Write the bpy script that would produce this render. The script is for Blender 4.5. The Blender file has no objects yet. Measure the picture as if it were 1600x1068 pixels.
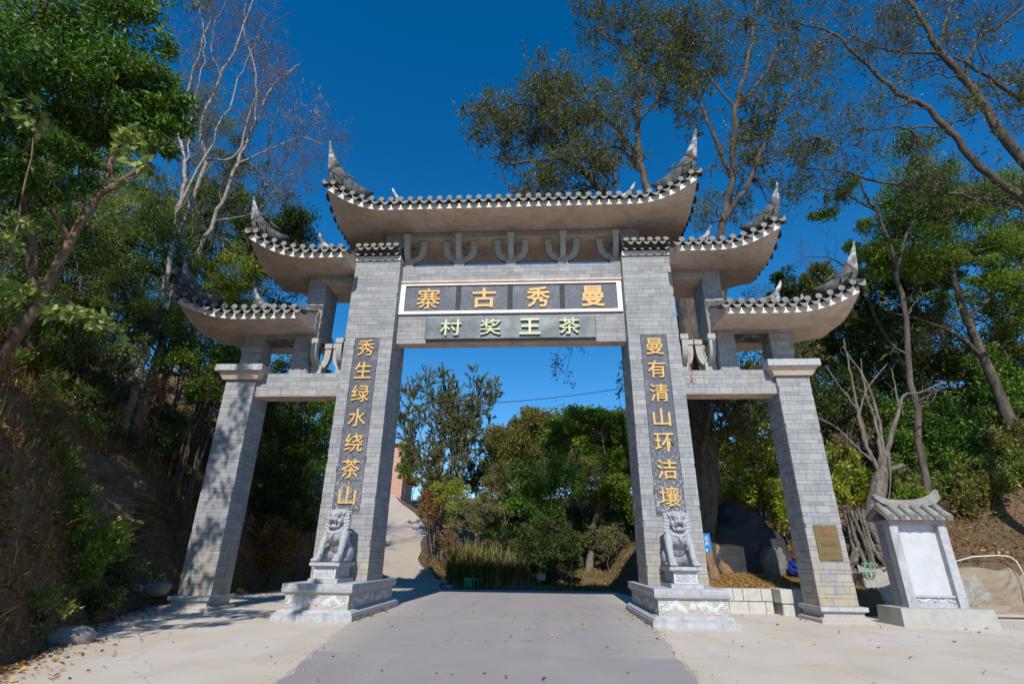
import bpy, bmesh, math, random
import numpy as np
from mathutils import Vector, Matrix
random.seed(7); rng = np.random.default_rng(7)
sc = bpy.context.scene
COL = sc.collection

# ------------------------------------------------------------------ camera, sky, sun
CAM = np.array([1.1916, -17.7411, 1.5498]); YAW, PITCH, ROLL, FPX = 0.0603, 0.3924, 0.0117, 807.8
_F = np.array([-math.sin(YAW)*math.cos(PITCH), math.cos(YAW)*math.cos(PITCH), math.sin(PITCH)])
_R0 = np.array([math.cos(YAW), math.sin(YAW), 0]); _U0 = np.cross(_R0, _F)
_R = math.cos(ROLL)*_R0 + math.sin(ROLL)*_U0; _U = -math.sin(ROLL)*_R0 + math.cos(ROLL)*_U0
cam = bpy.data.cameras.new('camera'); camo = bpy.data.objects.new('camera', cam); COL.objects.link(camo)
m = Matrix(((_R[0], _U[0], -_F[0], CAM[0]), (_R[1], _U[1], -_F[1], CAM[1]), (_R[2], _U[2], -_F[2], CAM[2]), (0, 0, 0, 1)))
camo.matrix_world = m
cam.sensor_width = 36; cam.lens = FPX*36/1600; cam.clip_end = 3000; cam.clip_start = .05
sc.camera = camo

def at(u, v, y):
    "point of the photograph (1600 x 1068) at depth y, in metres"
    q = _F + _R*(u-800)/FPX - _U*(v-534)/FPX
    return CAM + q*(y-CAM[1])/q[1]

SUN_EL, SUN_AZ = math.radians(40), math.radians(1.6)     # light travels towards +y, a touch to +x
w = bpy.data.worlds.new('World'); sc.world = w; w.use_nodes = True
nt = w.node_tree; nt.nodes.clear()
sky = nt.nodes.new('ShaderNodeTexSky'); sky.sky_type = 'NISHITA'; sky.sun_disc = False
sky.sun_elevation = SUN_EL; sky.sun_rotation = math.pi + SUN_AZ
sky.altitude = 3500; sky.air_density = 1.6; sky.dust_density = 0.0; sky.ozone_density = 3.5
bg = nt.nodes.new('ShaderNodeBackground'); bg.inputs[1].default_value = 0.145
wo = nt.nodes.new('ShaderNodeOutputWorld')
hs = nt.nodes.new('ShaderNodeHueSaturation'); hs.inputs['Saturation'].default_value = 1.38
nt.links.new(sky.outputs[0], hs.inputs['Color']); nt.links.new(hs.outputs[0], bg.inputs[0]); nt.links.new(bg.outputs[0], wo.inputs[0])
sl = bpy.data.lights.new('sun', 'SUN'); sl.energy = 5.0; sl.angle = math.radians(.5); sl.color = (1, .95, .865)
so = bpy.data.objects.new('sun', sl); COL.objects.link(so)
ld = Vector((math.sin(SUN_AZ)*math.cos(SUN_EL), math.cos(SUN_AZ)*math.cos(SUN_EL), -math.sin(SUN_EL)))
so.rotation_euler = ld.to_track_quat('-Z', 'Y').to_euler(); so.location = (0, -30, 40)
sc.view_settings.view_transform = 'Standard'; sc.view_settings.look = 'None'
sc.view_settings.exposure = 0.0; sc.view_settings.gamma = 1; sc.view_settings.use_curve_mapping = False
sc.cycles.max_bounces = 6; sc.cycles.transparent_max_bounces = 4

# ------------------------------------------------------------------ helpers
def tag(o, label=None, cat=None, group=None, kind=None):
    if label: o['label'] = label
    if cat: o['category'] = cat
    if group: o['group'] = group
    if kind: o['kind'] = kind
    return o

def empty(name, loc, label, cat, group=None, parent=None):
    o = bpy.data.objects.new(name, None); COL.objects.link(o); o.location = loc
    o.empty_display_size = .3
    if parent: o.parent = parent; o.matrix_parent_inverse = Matrix.Identity(4)
    tag(o, label, cat, group); return o

def link(name, me, parent=None, local=False):
    """link a mesh given in world coordinates; under a parent Empty it is shifted to stay there"""
    o = bpy.data.objects.new(name, me); COL.objects.link(o)
    if parent is not None:
        o.parent = parent
        if not local:
            o.location = -wloc(parent)
    return o

def wloc(o):
    v = Vector(o.location)
    while o.parent: o = o.parent; v += Vector(o.location)
    return v

class MB:
    "collects verts and faces, builds ONE mesh"
    def __init__(s): s.v = []; s.f = []; s.sm = []
    def add(s, vs, fs, smooth=False):
        n = len(s.v); s.v += [tuple(map(float, p)) for p in vs]; s.f += [[i+n for i in f] for f in fs]; s.sm += [smooth]*len(fs)
    def box(s, x0, x1, y0, y1, z0, z1):
        s.add([(x0, y0, z0), (x1, y0, z0), (x1, y1, z0), (x0, y1, z0), (x0, y0, z1), (x1, y0, z1), (x1, y1, z1), (x0, y1, z1)],
              [(0, 3, 2, 1), (4, 5, 6, 7), (0, 1, 5, 4), (1, 2, 6, 5), (2, 3, 7, 6), (3, 0, 4, 7)])
    def frus(s, a, z0, b, z1):
        "a,b = (x0,x1,y0,y1)"
        s.add([(a[0], a[2], z0), (a[1], a[2], z0), (a[1], a[3], z0), (a[0], a[3], z0), (b[0], b[2], z1), (b[1], b[2], z1), (b[1], b[3], z1), (b[0], b[3], z1)],
              [(0, 3, 2, 1), (4, 5, 6, 7), (0, 1, 5, 4), (1, 2, 6, 5), (2, 3, 7, 6), (3, 0, 4, 7)])
    def tube(s, pts, radii, n=8, flat=1.0, smooth=True, cap=True):
        vs, fs = tube_vf(np.array([pts], float), np.array([radii], float), n, flat)
        s.add(vs.tolist(), fs.tolist(), smooth)
        if cap:
            k = len(pts); b = len(s.v)-k*n
            s.f.append([b+i for i in range(n)][::-1]); s.f.append([b+(k-1)*n+i for i in range(n)]); s.sm += [False, False]
    def mesh(s, name, mat):
        me = bpy.data.meshes.new(name); me.from_pydata(s.v, [], s.f)
        if any(s.sm): me.polygons.foreach_set('use_smooth', s.sm)
        me.update()
        if mat: me.materials.append(mat)
        return me
    def build(s, name, mat, parent=None): return link(name, s.mesh(name, mat), parent)

def bevel_mesh(me, w=.01, seg=1):
    bm = bmesh.new(); bm.from_mesh(me)
    bmesh.ops.bevel(bm, geom=list(bm.edges), offset=w, segments=seg, affect='EDGES', clamp_overlap=True)
    bm.to_mesh(me); bm.free(); return me

def tube_vf(P, Rr, n=6, flat=1.0):
    "P (N,k,3) polylines, Rr (N,k) radii -> verts, quads"
    N, k, _ = P.shape
    T = np.empty_like(P); T[:, 1:-1] = P[:, 2:]-P[:, :-2]; T[:, 0] = P[:, 1]-P[:, 0]; T[:, -1] = P[:, -1]-P[:, -2]
    T /= np.linalg.norm(T, axis=2, keepdims=True)+1e-9
    mean = P[:, -1]-P[:, 0]
    ref = np.where(np.abs(mean[:, 2:3]) > .8*np.linalg.norm(mean, axis=1, keepdims=True), np.array([[1., 0, 0]]), np.array([[0, 0, 1.]]))[:, None, :]
    A = np.cross(T, ref); A /= np.linalg.norm(A, axis=2, keepdims=True)+1e-9
    B = np.cross(T, A)
    a = np.arange(n)*2*math.pi/n
    V = P[:, :, None, :] + Rr[:, :, None, None]*(A[:, :, None, :]*np.cos(a)[None, None, :, None] + flat*B[:, :, None, :]*np.sin(a)[None, None, :, None])
    idx = np.arange(N*k*n).reshape(N, k, n)
    f = np.stack([idx[:, :-1], np.roll(idx, -1, 2)[:, :-1], np.roll(idx, -1, 2)[:, 1:], idx[:, 1:]], -1)
    return V.reshape(-1, 3), f.reshape(-1, 4)

def np_mesh(name, V, Fq, mat, smooth=False, rnd=None):
    me = bpy.data.meshes.new(name); V = np.ascontiguousarray(V, np.float32); Fq = np.ascontiguousarray(Fq, np.int32)
    me.vertices.add(len(V)); me.vertices.foreach_set('co', V.ravel())
    nf, s = Fq.shape
    me.loops.add(nf*s); me.loops.foreach_set('vertex_index', Fq.ravel())
    me.polygons.add(nf); me.polygons.foreach_set('loop_start', np.arange(nf, dtype=np.int32)*s)
    me.update(calc_edges=True)
    me.polygons.foreach_set('use_smooth', np.full(nf, bool(smooth)))
    if rnd is not None:
        at_ = me.attributes.new('rnd', 'FLOAT', 'FACE'); at_.data.foreach_set('value', np.ascontiguousarray(rnd, np.float32))
    me.materials.append(mat); return me

def unit(v): return v/(np.linalg.norm(v, axis=-1, keepdims=True)+1e-9)

_perm = rng.random((64, 64, 64))
def vnoise(p):
    p = np.asarray(p, float); i = np.floor(p).astype(int); f = p-i; f = f*f*(3-2*f); i %= 64; j = (i+1) % 64
    g = lambda a, b, c: _perm[a, b, c]
    x0, y0, z0 = i[..., 0], i[..., 1], i[..., 2]; x1, y1, z1 = j[..., 0], j[..., 1], j[..., 2]
    fx, fy, fz = f[..., 0], f[..., 1], f[..., 2]
    l = lambda a, b, t: a+(b-a)*t
    return l(l(l(g(x0, y0, z0), g(x1, y0, z0), fx), l(g(x0, y1, z0), g(x1, y1, z0), fx), fy),
             l(l(g(x0, y0, z1), g(x1, y0, z1), fx), l(g(x0, y1, z1), g(x1, y1, z1), fx), fy), fz)
def fbm(p, o=4):
    s = 0; a = .5
    for k in range(o): s = s+a*(vnoise(np.asarray(p)*2**k+17.3*k)-.5); a *= .5
    return s*2

# ------------------------------------------------------------------ materials
def mat(name, build):
    m = bpy.data.materials.new(name); m.use_nodes = True; t = m.node_tree; t.nodes.clear()
    out = t.nodes.new('ShaderNodeOutputMaterial'); b = t.nodes.new('ShaderNodeBsdfPrincipled'); t.links.new(b.outputs[0], out.inputs[0])
    b.inputs['Specular IOR Level'].default_value = .3; b.inputs['Roughness'].default_value = .85
    build(t, b, out); return m
def N(t, kind, **kw):
    n = t.nodes.new(kind)
    for k, v in kw.items(): setattr(n, k, v)
    return n
def lk(t, a, b): t.links.new(a, b)
def pos(t): return N(t, 'ShaderNodeNewGeometry').outputs['Position']
def noise(t, scale, detail=4, rough=.6, vec=None, sx=None):
    n = N(t, 'ShaderNodeTexNoise'); n.inputs['Scale'].default_value = scale; n.inputs['Detail'].default_value = detail; n.inputs['Roughness'].default_value = rough
    v = vec or pos(t)
    if sx:
        mp = N(t, 'ShaderNodeMapping'); mp.inputs['Scale'].default_value = sx; lk(t, v, mp.inputs[0]); v = mp.outputs[0]
    lk(t, v, n.inputs['Vector']); return n.outputs['Fac']
def ramp(t, fac, stops):
    r = N(t, 'ShaderNodeValToRGB'); e = r.color_ramp.elements
    while len(e) < len(stops): e.new(.5)
    for k, (p, c) in enumerate(stops):
        e[k].position = p; e[k].color = (c[0], c[1], c[2], 1) if hasattr(c, '__len__') else (c, c, c, 1)
    lk(t, fac, r.inputs[0]); return r.outputs[0]
def mix(t, fac, a, b, mode='MIX'):
    n = N(t, 'ShaderNodeMix', data_type='RGBA', blend_type=mode)
    for s, v in ((n.inputs[0], fac), (n.inputs[6], a), (n.inputs[7], b)):
        if hasattr(v, 'links') or isinstance(v, bpy.types.NodeSocket): lk(t, v, s)
        elif hasattr(v, '__len__'): s.default_value = (*v[:3], 1)
        else: s.default_value = v
    return n.outputs[2]
def bump(t, b, h, strength=.3, dist=.02):
    n = N(t, 'ShaderNodeBump'); n.inputs['Strength'].default_value = strength; n.inputs['Distance'].default_value = dist
    lk(t, h, n.inputs['Height']); lk(t, n.outputs[0], b.inputs['Normal'])
def zgrad(t, z0, z1):
    s = N(t, 'ShaderNodeSeparateXYZ'); lk(t, pos(t), s.inputs[0]); r = N(t, 'ShaderNodeMapRange')
    r.inputs[1].default_value = z0; r.inputs[2].default_value = z1; lk(t, s.outputs[2], r.inputs[0]); return r.outputs[0]

def brick_mat(name, single):
    def f(t, b, o):
        if single: r = N(t, 'ShaderNodeObjectInfo').outputs['Random']
        else: r = N(t, 'ShaderNodeAttribute', attribute_name='rnd').outputs['Fac']
        c = ramp(t, r, [(0, (.195, .20, .215)), (.3, (.24, .248, .266)), (.55, (.27, .276, .292)), (.8, (.30, .305, .316)), (1, (.345, .345, .34))])
        n1 = noise(t, 1.3, 6, .65); n2 = noise(t, 9, 5, .7, sx=(1, 1, .5))
        c = mix(t, ramp(t, n2, [(.3, .0), (.75, .55)]), c, (.36, .36, .365))
        c = mix(t, ramp(t, n1, [(.45, .0), (.75, .5)]), c, (.40, .385, .36))
        st = noise(t, 3.5, 5, .7, sx=(1.4, 1.4, .6))
        low = N(t, 'ShaderNodeMath', operation='MULTIPLY')            # ochre damp stains near the foot
        lk(t, ramp(t, zgrad(t, .5, 2.6), [(0, 1.), (1, 0.)]), low.inputs[0]); lk(t, ramp(t, st, [(.38, 0), (.6, 1.)]), low.inputs[1])
        c = mix(t, low.outputs[0], c, (.40, .33, .22))
        sp = noise(t, 2.2, 4, .6, sx=(.9, .9, 2.2)); c = mix(t, ramp(t, sp, [(.62, 0), (.75, .5)]), c, (.17, .165, .16))
        sk = noise(t, 2.6, 5, .7, sx=(2.2, 2.2, .16)); c = mix(t, ramp(t, sk, [(.54, 0), (.70, .45)]), c, (.15, .145, .14)); c = mix(t, ramp(t, noise(t, 3.1, 5, .7, sx=(2, 2, .2)), [(.60, 0), (.72, .35)]), c, (.50, .49, .47))
        lk(t, c, b.inputs['Base Color']); bump(t, b, noise(t, 60, 4, .7), .35, .008); b.inputs['Roughness'].default_value = .8
    return mat(name, f)
M = {}
M['brick'] = brick_mat('grey_brick_single', True); M['brickj'] = brick_mat('grey_brick_joined', False)
def plain(name, c, c2=None, sc_=3., rough=.85, bs=.25, bsc=30, amt=.6, lo=.4, hi=.7, metallic=0, dist=.01, stretch=None):
    def f(t, b, o):
        n = noise(t, sc_, 5, .65, sx=stretch)
        lk(t, mix(t, ramp(t, n, [(lo, 0), (hi, amt)]), c, c2 or tuple(x*.6 for x in c)), b.inputs['Base Color'])
        b.inputs['Roughness'].default_value = rough; b.inputs['Metallic'].default_value = metallic
        bump(t, b, noise(t, bsc, 4, .7), bs, dist)
    return mat(name, f)
M['mortar'] = plain('mortar', (.10, .10, .10), (.36, .35, .33), 2.5, lo=.45, hi=.65, amt=.8)
def soff(t, b, o):
    n = noise(t, 1.5, 6, .65); n2 = noise(t, 4, 5, .7, sx=(.5, .5, 2)); w_ = N(t, 'ShaderNodeTexWave'); w_.inputs['Scale'].default_value = 2.2; w_.inputs['Distortion'].default_value = 1.2; w_.inputs['Detail'].default_value = 3; w_.bands_direction = 'Y'; lk(t, pos(t), w_.inputs['Vector'])
    c = mix(t, ramp(t, n, [(.4, 0), (.65, .8)]), (.68, .53, .42), (.50, .39, .31)); c = mix(t, ramp(t, n2, [(.52, 0), (.68, .5)]), c, (.27, .235, .20))
    c = mix(t, ramp(t, w_.outputs['Fac'], [(.0, .35), (.12, 0)]), c, (.25, .21, .18)); c = mix(t, ramp(t, noise(t, .8, 6, .8), [(.6, 0), (.66, .35)]), c, (.70, .62, .54))
    lk(t, c, b.inputs['Base Color']); bump(t, b, noise(t, 12, 5, .75), .5, .02)
M['soffit'] = mat('raw_concrete_soffit', soff)
M['bracket'] = plain('bracket_concrete', (.40, .385, .35), (.27, .27, .265), 3)
M['fascia'] = plain('limewashed_fascia', (.70, .65, .58), (.42, .35, .28), 2.2, amt=.75, lo=.5, hi=.75)
M['whiteframe'] = plain('white_painted_frame', (.80, .78, .75), (.55, .5, .46), 4, amt=.5, lo=.5, hi=.8)
M['tile'] = plain('grey_clay_tile', (.06, .06, .06), (.19, .185, .175), 5, amt=.8, bs=.5, bsc=40)
M['tiledisc'] = plain('weathered_tile_end', (.255, .24, .215), (.14, .135, .125), 9, amt=.8, bs=.6, bsc=40)
M['plaster'] = plain('weathered_plaster', (.55, .55, .55), (.11, .11, .108), 2.6, amt=.97, lo=.40, hi=.54)
def cst(t, b, o):
    n = noise(t, 6, 6, .7); st_ = noise(t, 4, 5, .7, sx=(1, 1, .3)); c = mix(t, ramp(t, n, [(.38, 0), (.65, .9)]), (.47, .475, .50), (.33, .335, .35))
    c = mix(t, ramp(t, st_, [(.52, 0), (.7, .6)]), c, (.22, .21, .19)); c = mix(t, ramp(t, noise(t, 2.4, 5, .7), [(.58, 0), (.7, .5)]), c, (.42, .36, .27))
    lk(t, c, b.inputs['Base Color']); bump(t, b, noise(t, 50, 5, .75), .7, .015)
M['stone'] = mat('pale_carved_stone', cst)
M['lion'] = plain('carved_lion_stone', (.40, .405, .43), (.27, .275, .29), 12, amt=.8, bs=.7, bsc=70, dist=.012)
def die(t, b, o):
    n = noise(t, 2.5, 6, .7); n2 = noise(t, 30, 4, .8)
    c = mix(t, ramp(t, n, [(.4, 0), (.65, .9)]), (.44, .42, .40), (.50, .42, .30))
    c = mix(t, ramp(t, n2, [(.45, 0), (.6, .6)]), c, (.30, .29, .29))
    lk(t, c, b.inputs['Base Color']); bump(t, b, n2, .9, .02)
M['die'] = mat('rough_pedestal_stone', die)
M['relief'] = plain('white_relief_paint', (.54, .54, .57), (.46, .42, .36), 7, amt=.7, lo=.5, hi=.7)
def slate(t, b, o):
    n = noise(t, 7, 6, .7); z = noise(t, 1.7, 3, .6)
    c = mix(t, ramp(t, n, [(.4, 0), (.75, .8)]), (.07, .078, .10), (.16, .165, .20))
    c = mix(t, ramp(t, z, [(.55, 0), (.75, .45)]), c, (.25, .25, .28))
    s = N(t, 'ShaderNodeMath', operation='MULTIPLY')                   # white plaster wear low down
    lk(t, ramp(t, zgrad(t, 2.9, 6.2), [(0, 1.), (1, 0.)]), s.inputs[0]); lk(t, ramp(t, noise(t, 11, 6, .75), [(.5, 0), (.62, .9)]), s.inputs[1])
    c = mix(t, s.outputs[0], c, (.55, .53, .50))
    lk(t, c, b.inputs['Base Color']); b.inputs['Roughness'].default_value = .55; bump(t, b, n, .3, .01)
M['slate'] = mat('slate_tablet', slate)
M['slatebar'] = plain('slate_bar', (.045, .047, .055), (.09, .09, .1), 7)
M['gold'] = plain('gold_paint', (.70, .44, .15), (.46, .31, .14), 11, rough=.5, amt=.7, bs=.15)
def signm(t, b, o):
    n = noise(t, 1.0, 3, .5, sx=(1.2, 1, .8)); lk(t, mix(t, ramp(t, n, [(.4, 0), (.62, 1)]), (.085, .10, .11), (.17, .185, .195)), b.inputs['Base Color']); b.inputs['Roughness'].default_value = .42; b.inputs['Metallic'].default_value = .2
    bump(t, b, n, .5, .06)
M['signmetal'] = mat('grey_sheet_metal', signm)
M['cream'] = plain('pale_yellow_letter', (.60, .62, .40), (.50, .52, .34), 5, rough=.5)
M['brass'] = plain('brass_plate', (.21, .15, .065), (.155, .105, .05), 4, rough=.42, metallic=.35, bs=.05)
M['red'] = plain('red_enamel', (.40, .09, .06)); M['darkprint'] = plain('dark_print', (.10, .07, .04))
def concrete(base, warm, dark, sc_=.35):
    def f(t, b, o):
        n = noise(t, sc_, 7, .62); n2 = noise(t, 1.1, 5, .65, sx=(1, .35, 1)); n3 = noise(t, 45, 3, .8)
        c = mix(t, ramp(t, n, [(.42, 0), (.66, 1)]), base, warm)
        c = mix(t, ramp(t, n2, [(.52, 0), (.72, .55)]), c, dark)
        c = mix(t, ramp(t, n3, [(.35, .25), (.6, 0)]), c, dark)
        cr = N(t, 'ShaderNodeTexVoronoi', feature='DISTANCE_TO_EDGE'); cr.inputs['Scale'].default_value = .22
        v = N(t, 'ShaderNodeVectorMath', operation='ADD'); lk(t, pos(t), v.inputs[0])
        nn = N(t, 'ShaderNodeTexNoise'); nn.inputs['Scale'].default_value = 1.1; nn.inputs['Detail'].default_value = 5; lk(t, pos(t), nn.inputs['Vector'])
        lk(t, nn.outputs['Color'], v.inputs[1]); lk(t, v.outputs[0], cr.inputs['Vector'])
        c = mix(t, ramp(t, cr.outputs['Distance'], [(0, .4), (.0035, 0)]), c, tuple(x*.4 for x in dark))
        lk(t, c, b.inputs['Base Color']); b.inputs['Roughness'].default_value = .9; bump(t, b, noise(t, 25, 5, .75), .4, .01)
    return f
M['apron'] = mat('dusty_concrete', concrete((.57, .525, .46), (.53, .435, .33), (.40, .365, .33)))
M['path'] = mat('pale_path_concrete', concrete((.45, .385, .325), (.42, .35, .285), (.34, .29, .25)))
def N_sub(t, v, k):
    n = N(t, 'ShaderNodeMath', operation='SUBTRACT'); lk(t, v, n.inputs[0]); n.inputs[1].default_value = k; return n.outputs[0]
def asph(t, b, o):
    n = noise(t, .4, 6, .6); g = noise(t, 120, 3, .8)
    c = mix(t, ramp(t, n, [(.4, 0), (.7, .8)]), (.395, .35, .335), (.46, .41, .39))
    c = mix(t, ramp(t, g, [(.35, .6), (.65, 0)]), c, (.19, .18, .18))
    c = mix(t, ramp(t, noise(t, 1.5, 6, .7, sx=(1, .3, 1)), [(.6, 0), (.8, .45)]), c, (.38, .34, .29))
    e = N(t, 'ShaderNodeAttribute', attribute_name='across').outputs['Fac']; ad = N(t, 'ShaderNodeMath', operation='MULTIPLY_ADD'); lk(t, noise(t, 2.6, 7, .7), ad.inputs[0]); ad.inputs[1].default_value = .5; lk(t, e, ad.inputs[2])
    c = mix(t, ramp(t, ad.outputs[0], [(1.02, 0), (1.22, .95)]) if False else ramp(t, N_sub(t, ad.outputs[0], .35), [(.62, 0), (.93, .95)]), c, (.47, .42, .365))
    tr1 = noise(t, .9, 4, .6, sx=(1.6, .05, 1)); c = mix(t, ramp(t, tr1, [(.5, 0), (.7, .35)]), c, (.27, .25, .25))
    c = mix(t, ramp(t, noise(t, 3.2, 5, .75), [(.66, 0), (.74, .6)]), c, (.21, .195, .19))
    cr = N(t, 'ShaderNodeTexVoronoi', feature='DISTANCE_TO_EDGE'); cr.inputs['Scale'].default_value = .30; v = N(t, 'ShaderNodeVectorMath', operation='ADD'); lk(t, pos(t), v.inputs[0])
    nn = N(t, 'ShaderNodeTexNoise'); nn.inputs['Scale'].default_value = 1.6; nn.inputs['Detail'].default_value = 6; lk(t, pos(t), nn.inputs['Vector']); lk(t, nn.outputs['Color'], v.inputs[1]); lk(t, v.outputs[0], cr.inputs['Vector'])
    c = mix(t, ramp(t, cr.outputs['Distance'], [(0, .6), (.005, 0)]), c, (.12, .11, .105))
    lk(t, c, b.inputs['Base Color']); b.inputs['Roughness'].default_value = .82; bump(t, b, g, .8, .01)
M['asphalt'] = mat('worn_asphalt', asph)
def asph2(t, b, o):
    g = noise(t, 90, 4, .8); n = noise(t, .5, 6, .65); c = mix(t, ramp(t, n, [(.4, 0), (.68, .8)]), (.36, .32, .315), (.42, .38, .37)); c = mix(t, ramp(t, g, [(.35, .7), (.6, 0)]), c, (.19, .18, .185))
    c = mix(t, ramp(t, noise(t, 1.2, 5, .7, sx=(1.4, .3, 1)), [(.55, 0), (.75, .4)]), c, (.44, .41, .38)); lk(t, c, b.inputs['Base Color']); bump(t, b, g, .8, .01)
M['asphalt2'] = mat('darker_asphalt_patch', asph2)
def soil(t, b, o):
    n = noise(t, .5, 7, .65); n2 = noise(t, 5, 6, .75)
    c = mix(t, ramp(t, n, [(.4, 0), (.62, 1)]), (.17, .10, .055), (.11, .078, .045))
    c = mix(t, ramp(t, n2, [(.45, 0), (.65, .8)]), c, (.24, .16, .085))
    c = mix(t, ramp(t, noise(t, 2.5, 6, .8), [(.55, 0), (.7, .7)]), c, (.055, .06, .025))
    lk(t, c, b.inputs['Base Color']); bump(t, b, n2, 1., .15)
M['soil'] = mat('leafy_soil', soil)
M['dryground'] = plain('dry_grass_ground', (.42, .27, .12), (.26, .17, .085), 4, bs=1., bsc=14, dist=.06)
def rock(t, b, o):
    n = noise(t, 1.1, 7, .65, sx=(.6, .6, 3.2)); n2 = noise(t, 6, 6, .75)
    c = mix(t, ramp(t, n, [(.38, 0), (.62, 1)]), (.20, .135, .075), (.33, .24, .14))
    c = mix(t, ramp(t, n2, [(.45, 0), (.7, .7)]), c, (.11, .085, .06))
    lk(t, c, b.inputs['Base Color']); bump(t, b, noise(t, 2.2, 8, .75, sx=(.6, .6, 3.5)), 1., .25)
M['rock'] = mat('layered_brown_rock', rock)
M['boulder'] = plain('black_weathered_boulder', (.035, .036, .04), (.13, .12, .11), 1.6, amt=.7, bs=1, bsc=5, dist=.06, lo=.55, hi=.75)
M['stonegrey'] = plain('grey_rock', (.32, .29, .26), (.2, .18, .15), 4, bs=.8, bsc=9, dist=.03)
def bark(name, c1, c2, s=4, st=(1, 1, .25)):
    def f(t, b, o):
        n = noise(t, s, 6, .7, sx=st)
        lk(t, ramp(t, n, [(.35, c1), (.65, c2)]), b.inputs['Base Color']); bump(t, b, noise(t, s*3, 5, .75, sx=st), 1., .05)
    return mat(name, f)
M['bark_brown'] = bark('brown_bark', (.10, .065, .042), (.30, .19, .11), 5)
M['bark_dark'] = bark('dark_bark', (.045, .036, .03), (.15, .12, .095), 5)
M['bark_pale'] = bark('pale_bark', (.46, .43, .385), (.17, .14, .11), 3, (1, 1, 1.6))
M['bark_grey'] = bark('grey_bark', (.07, .056, .046), (.25, .22, .185), 9)
M['twig_purple'] = plain('bare_twigs', (.12, .085, .085), (.24, .20, .18), 2)
def leafm(name, stops, trans=.35, rough=.5, spec=.35):
    def f(t, b, o):
        r = N(t, 'ShaderNodeAttribute', attribute_name='rnd').outputs['Fac']
        c = ramp(t, r, stops)
        n = noise(t, .55, 3, .6); c = mix(t, ramp(t, n, [(.35, .0), (.7, .35)]), c, (.6, .6, .6), 'MULTIPLY'); c = mix(t, 1., c, (2.1, 1.8, 1.25), 'MULTIPLY')
        lk(t, c, b.inputs['Base Color']); b.inputs['Roughness'].default_value = rough; b.inputs['Specular IOR Level'].default_value = spec
        tr = N(t, 'ShaderNodeBsdfTranslucent'); lk(t, mix(t, 1., c, (1.1, 1.25, .45), 'MULTIPLY'), tr.inputs[0])
        ms = N(t, 'ShaderNodeMixShader'); ms.inputs[0].default_value = trans
        lk(t, b.outputs[0], ms.inputs[1]); lk(t, tr.outputs[0], ms.inputs[2]); lk(t, ms.outputs[0], o.inputs[0])
    return mat(name, f)
L = {}
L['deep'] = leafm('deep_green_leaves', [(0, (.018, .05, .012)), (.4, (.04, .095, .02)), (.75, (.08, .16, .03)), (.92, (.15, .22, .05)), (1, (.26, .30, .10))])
L['mid'] = leafm('mid_green_leaves', [(0, (.03, .06, .015)), (.45, (.06, .11, .025)), (.8, (.12, .18, .045)), (1, (.28, .29, .09))])
L['bright'] = leafm('fresh_green_leaves', [(0, (.04, .085, .015)), (.5, (.075, .14, .02)), (.9, (.13, .20, .03)), (1, (.20, .22, .05))])
L['olive'] = leafm('olive_leaves', [(0, (.05, .055, .02)), (.5, (.085, .095, .03)), (.9, (.13, .13, .045)), (1, (.20, .15, .07))])
L['pale'] = leafm('pale_leaves', [(0, (.08, .13, .05)), (.5, (.14, .20, .08)), (1, (.26, .30, .13))])
L['yellow'] = leafm('yellow_green_leaves', [(0, (.06, .11, .02)), (.4, (.12, .18, .03)), (.75, (.24, .27, .05)), (1, (.38, .34, .07))])
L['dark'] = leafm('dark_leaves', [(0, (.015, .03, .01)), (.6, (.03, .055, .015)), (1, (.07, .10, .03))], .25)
L['grey'] = leafm('grey_green_leaves', [(0, (.06, .075, .045)), (.5, (.10, .12, .07)), (.9, (.15, .16, .09)), (1, (.22, .18, .10))])
L['sparse'] = leafm('autumn_canopy_leaves', [(0, (.03, .045, .015)), (.5, (.06, .08, .028)), (.8, (.11, .12, .04)), (.93, (.24, .24, .12)), (1, (.36, .22, .08))])
L['dry'] = leafm('dry_leaves', [(0, (.05, .028, .016)), (.5, (.11, .065, .035)), (.85, (.20, .125, .065)), (1, (.30, .21, .12))], .15, .8, .1)
L['straw'] = leafm('dry_grass_blades', [(0, (.07, .045, .02)), (.5, (.16, .105, .05)), (.8, (.24, .18, .09)), (1, (.10, .11, .035))], .25, .7, .15)
L['reed'] = leafm('reed_blades', [(0, (.05, .075, .035)), (.35, (.095, .125, .06)), (.65, (.15, .155, .085)), (1, (.26, .21, .14))], .3, .6, .2)
L['pink'] = leafm('pale_pink_blossom', [(0, (.45, .33, .36)), (1, (.7, .6, .62))])

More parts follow.
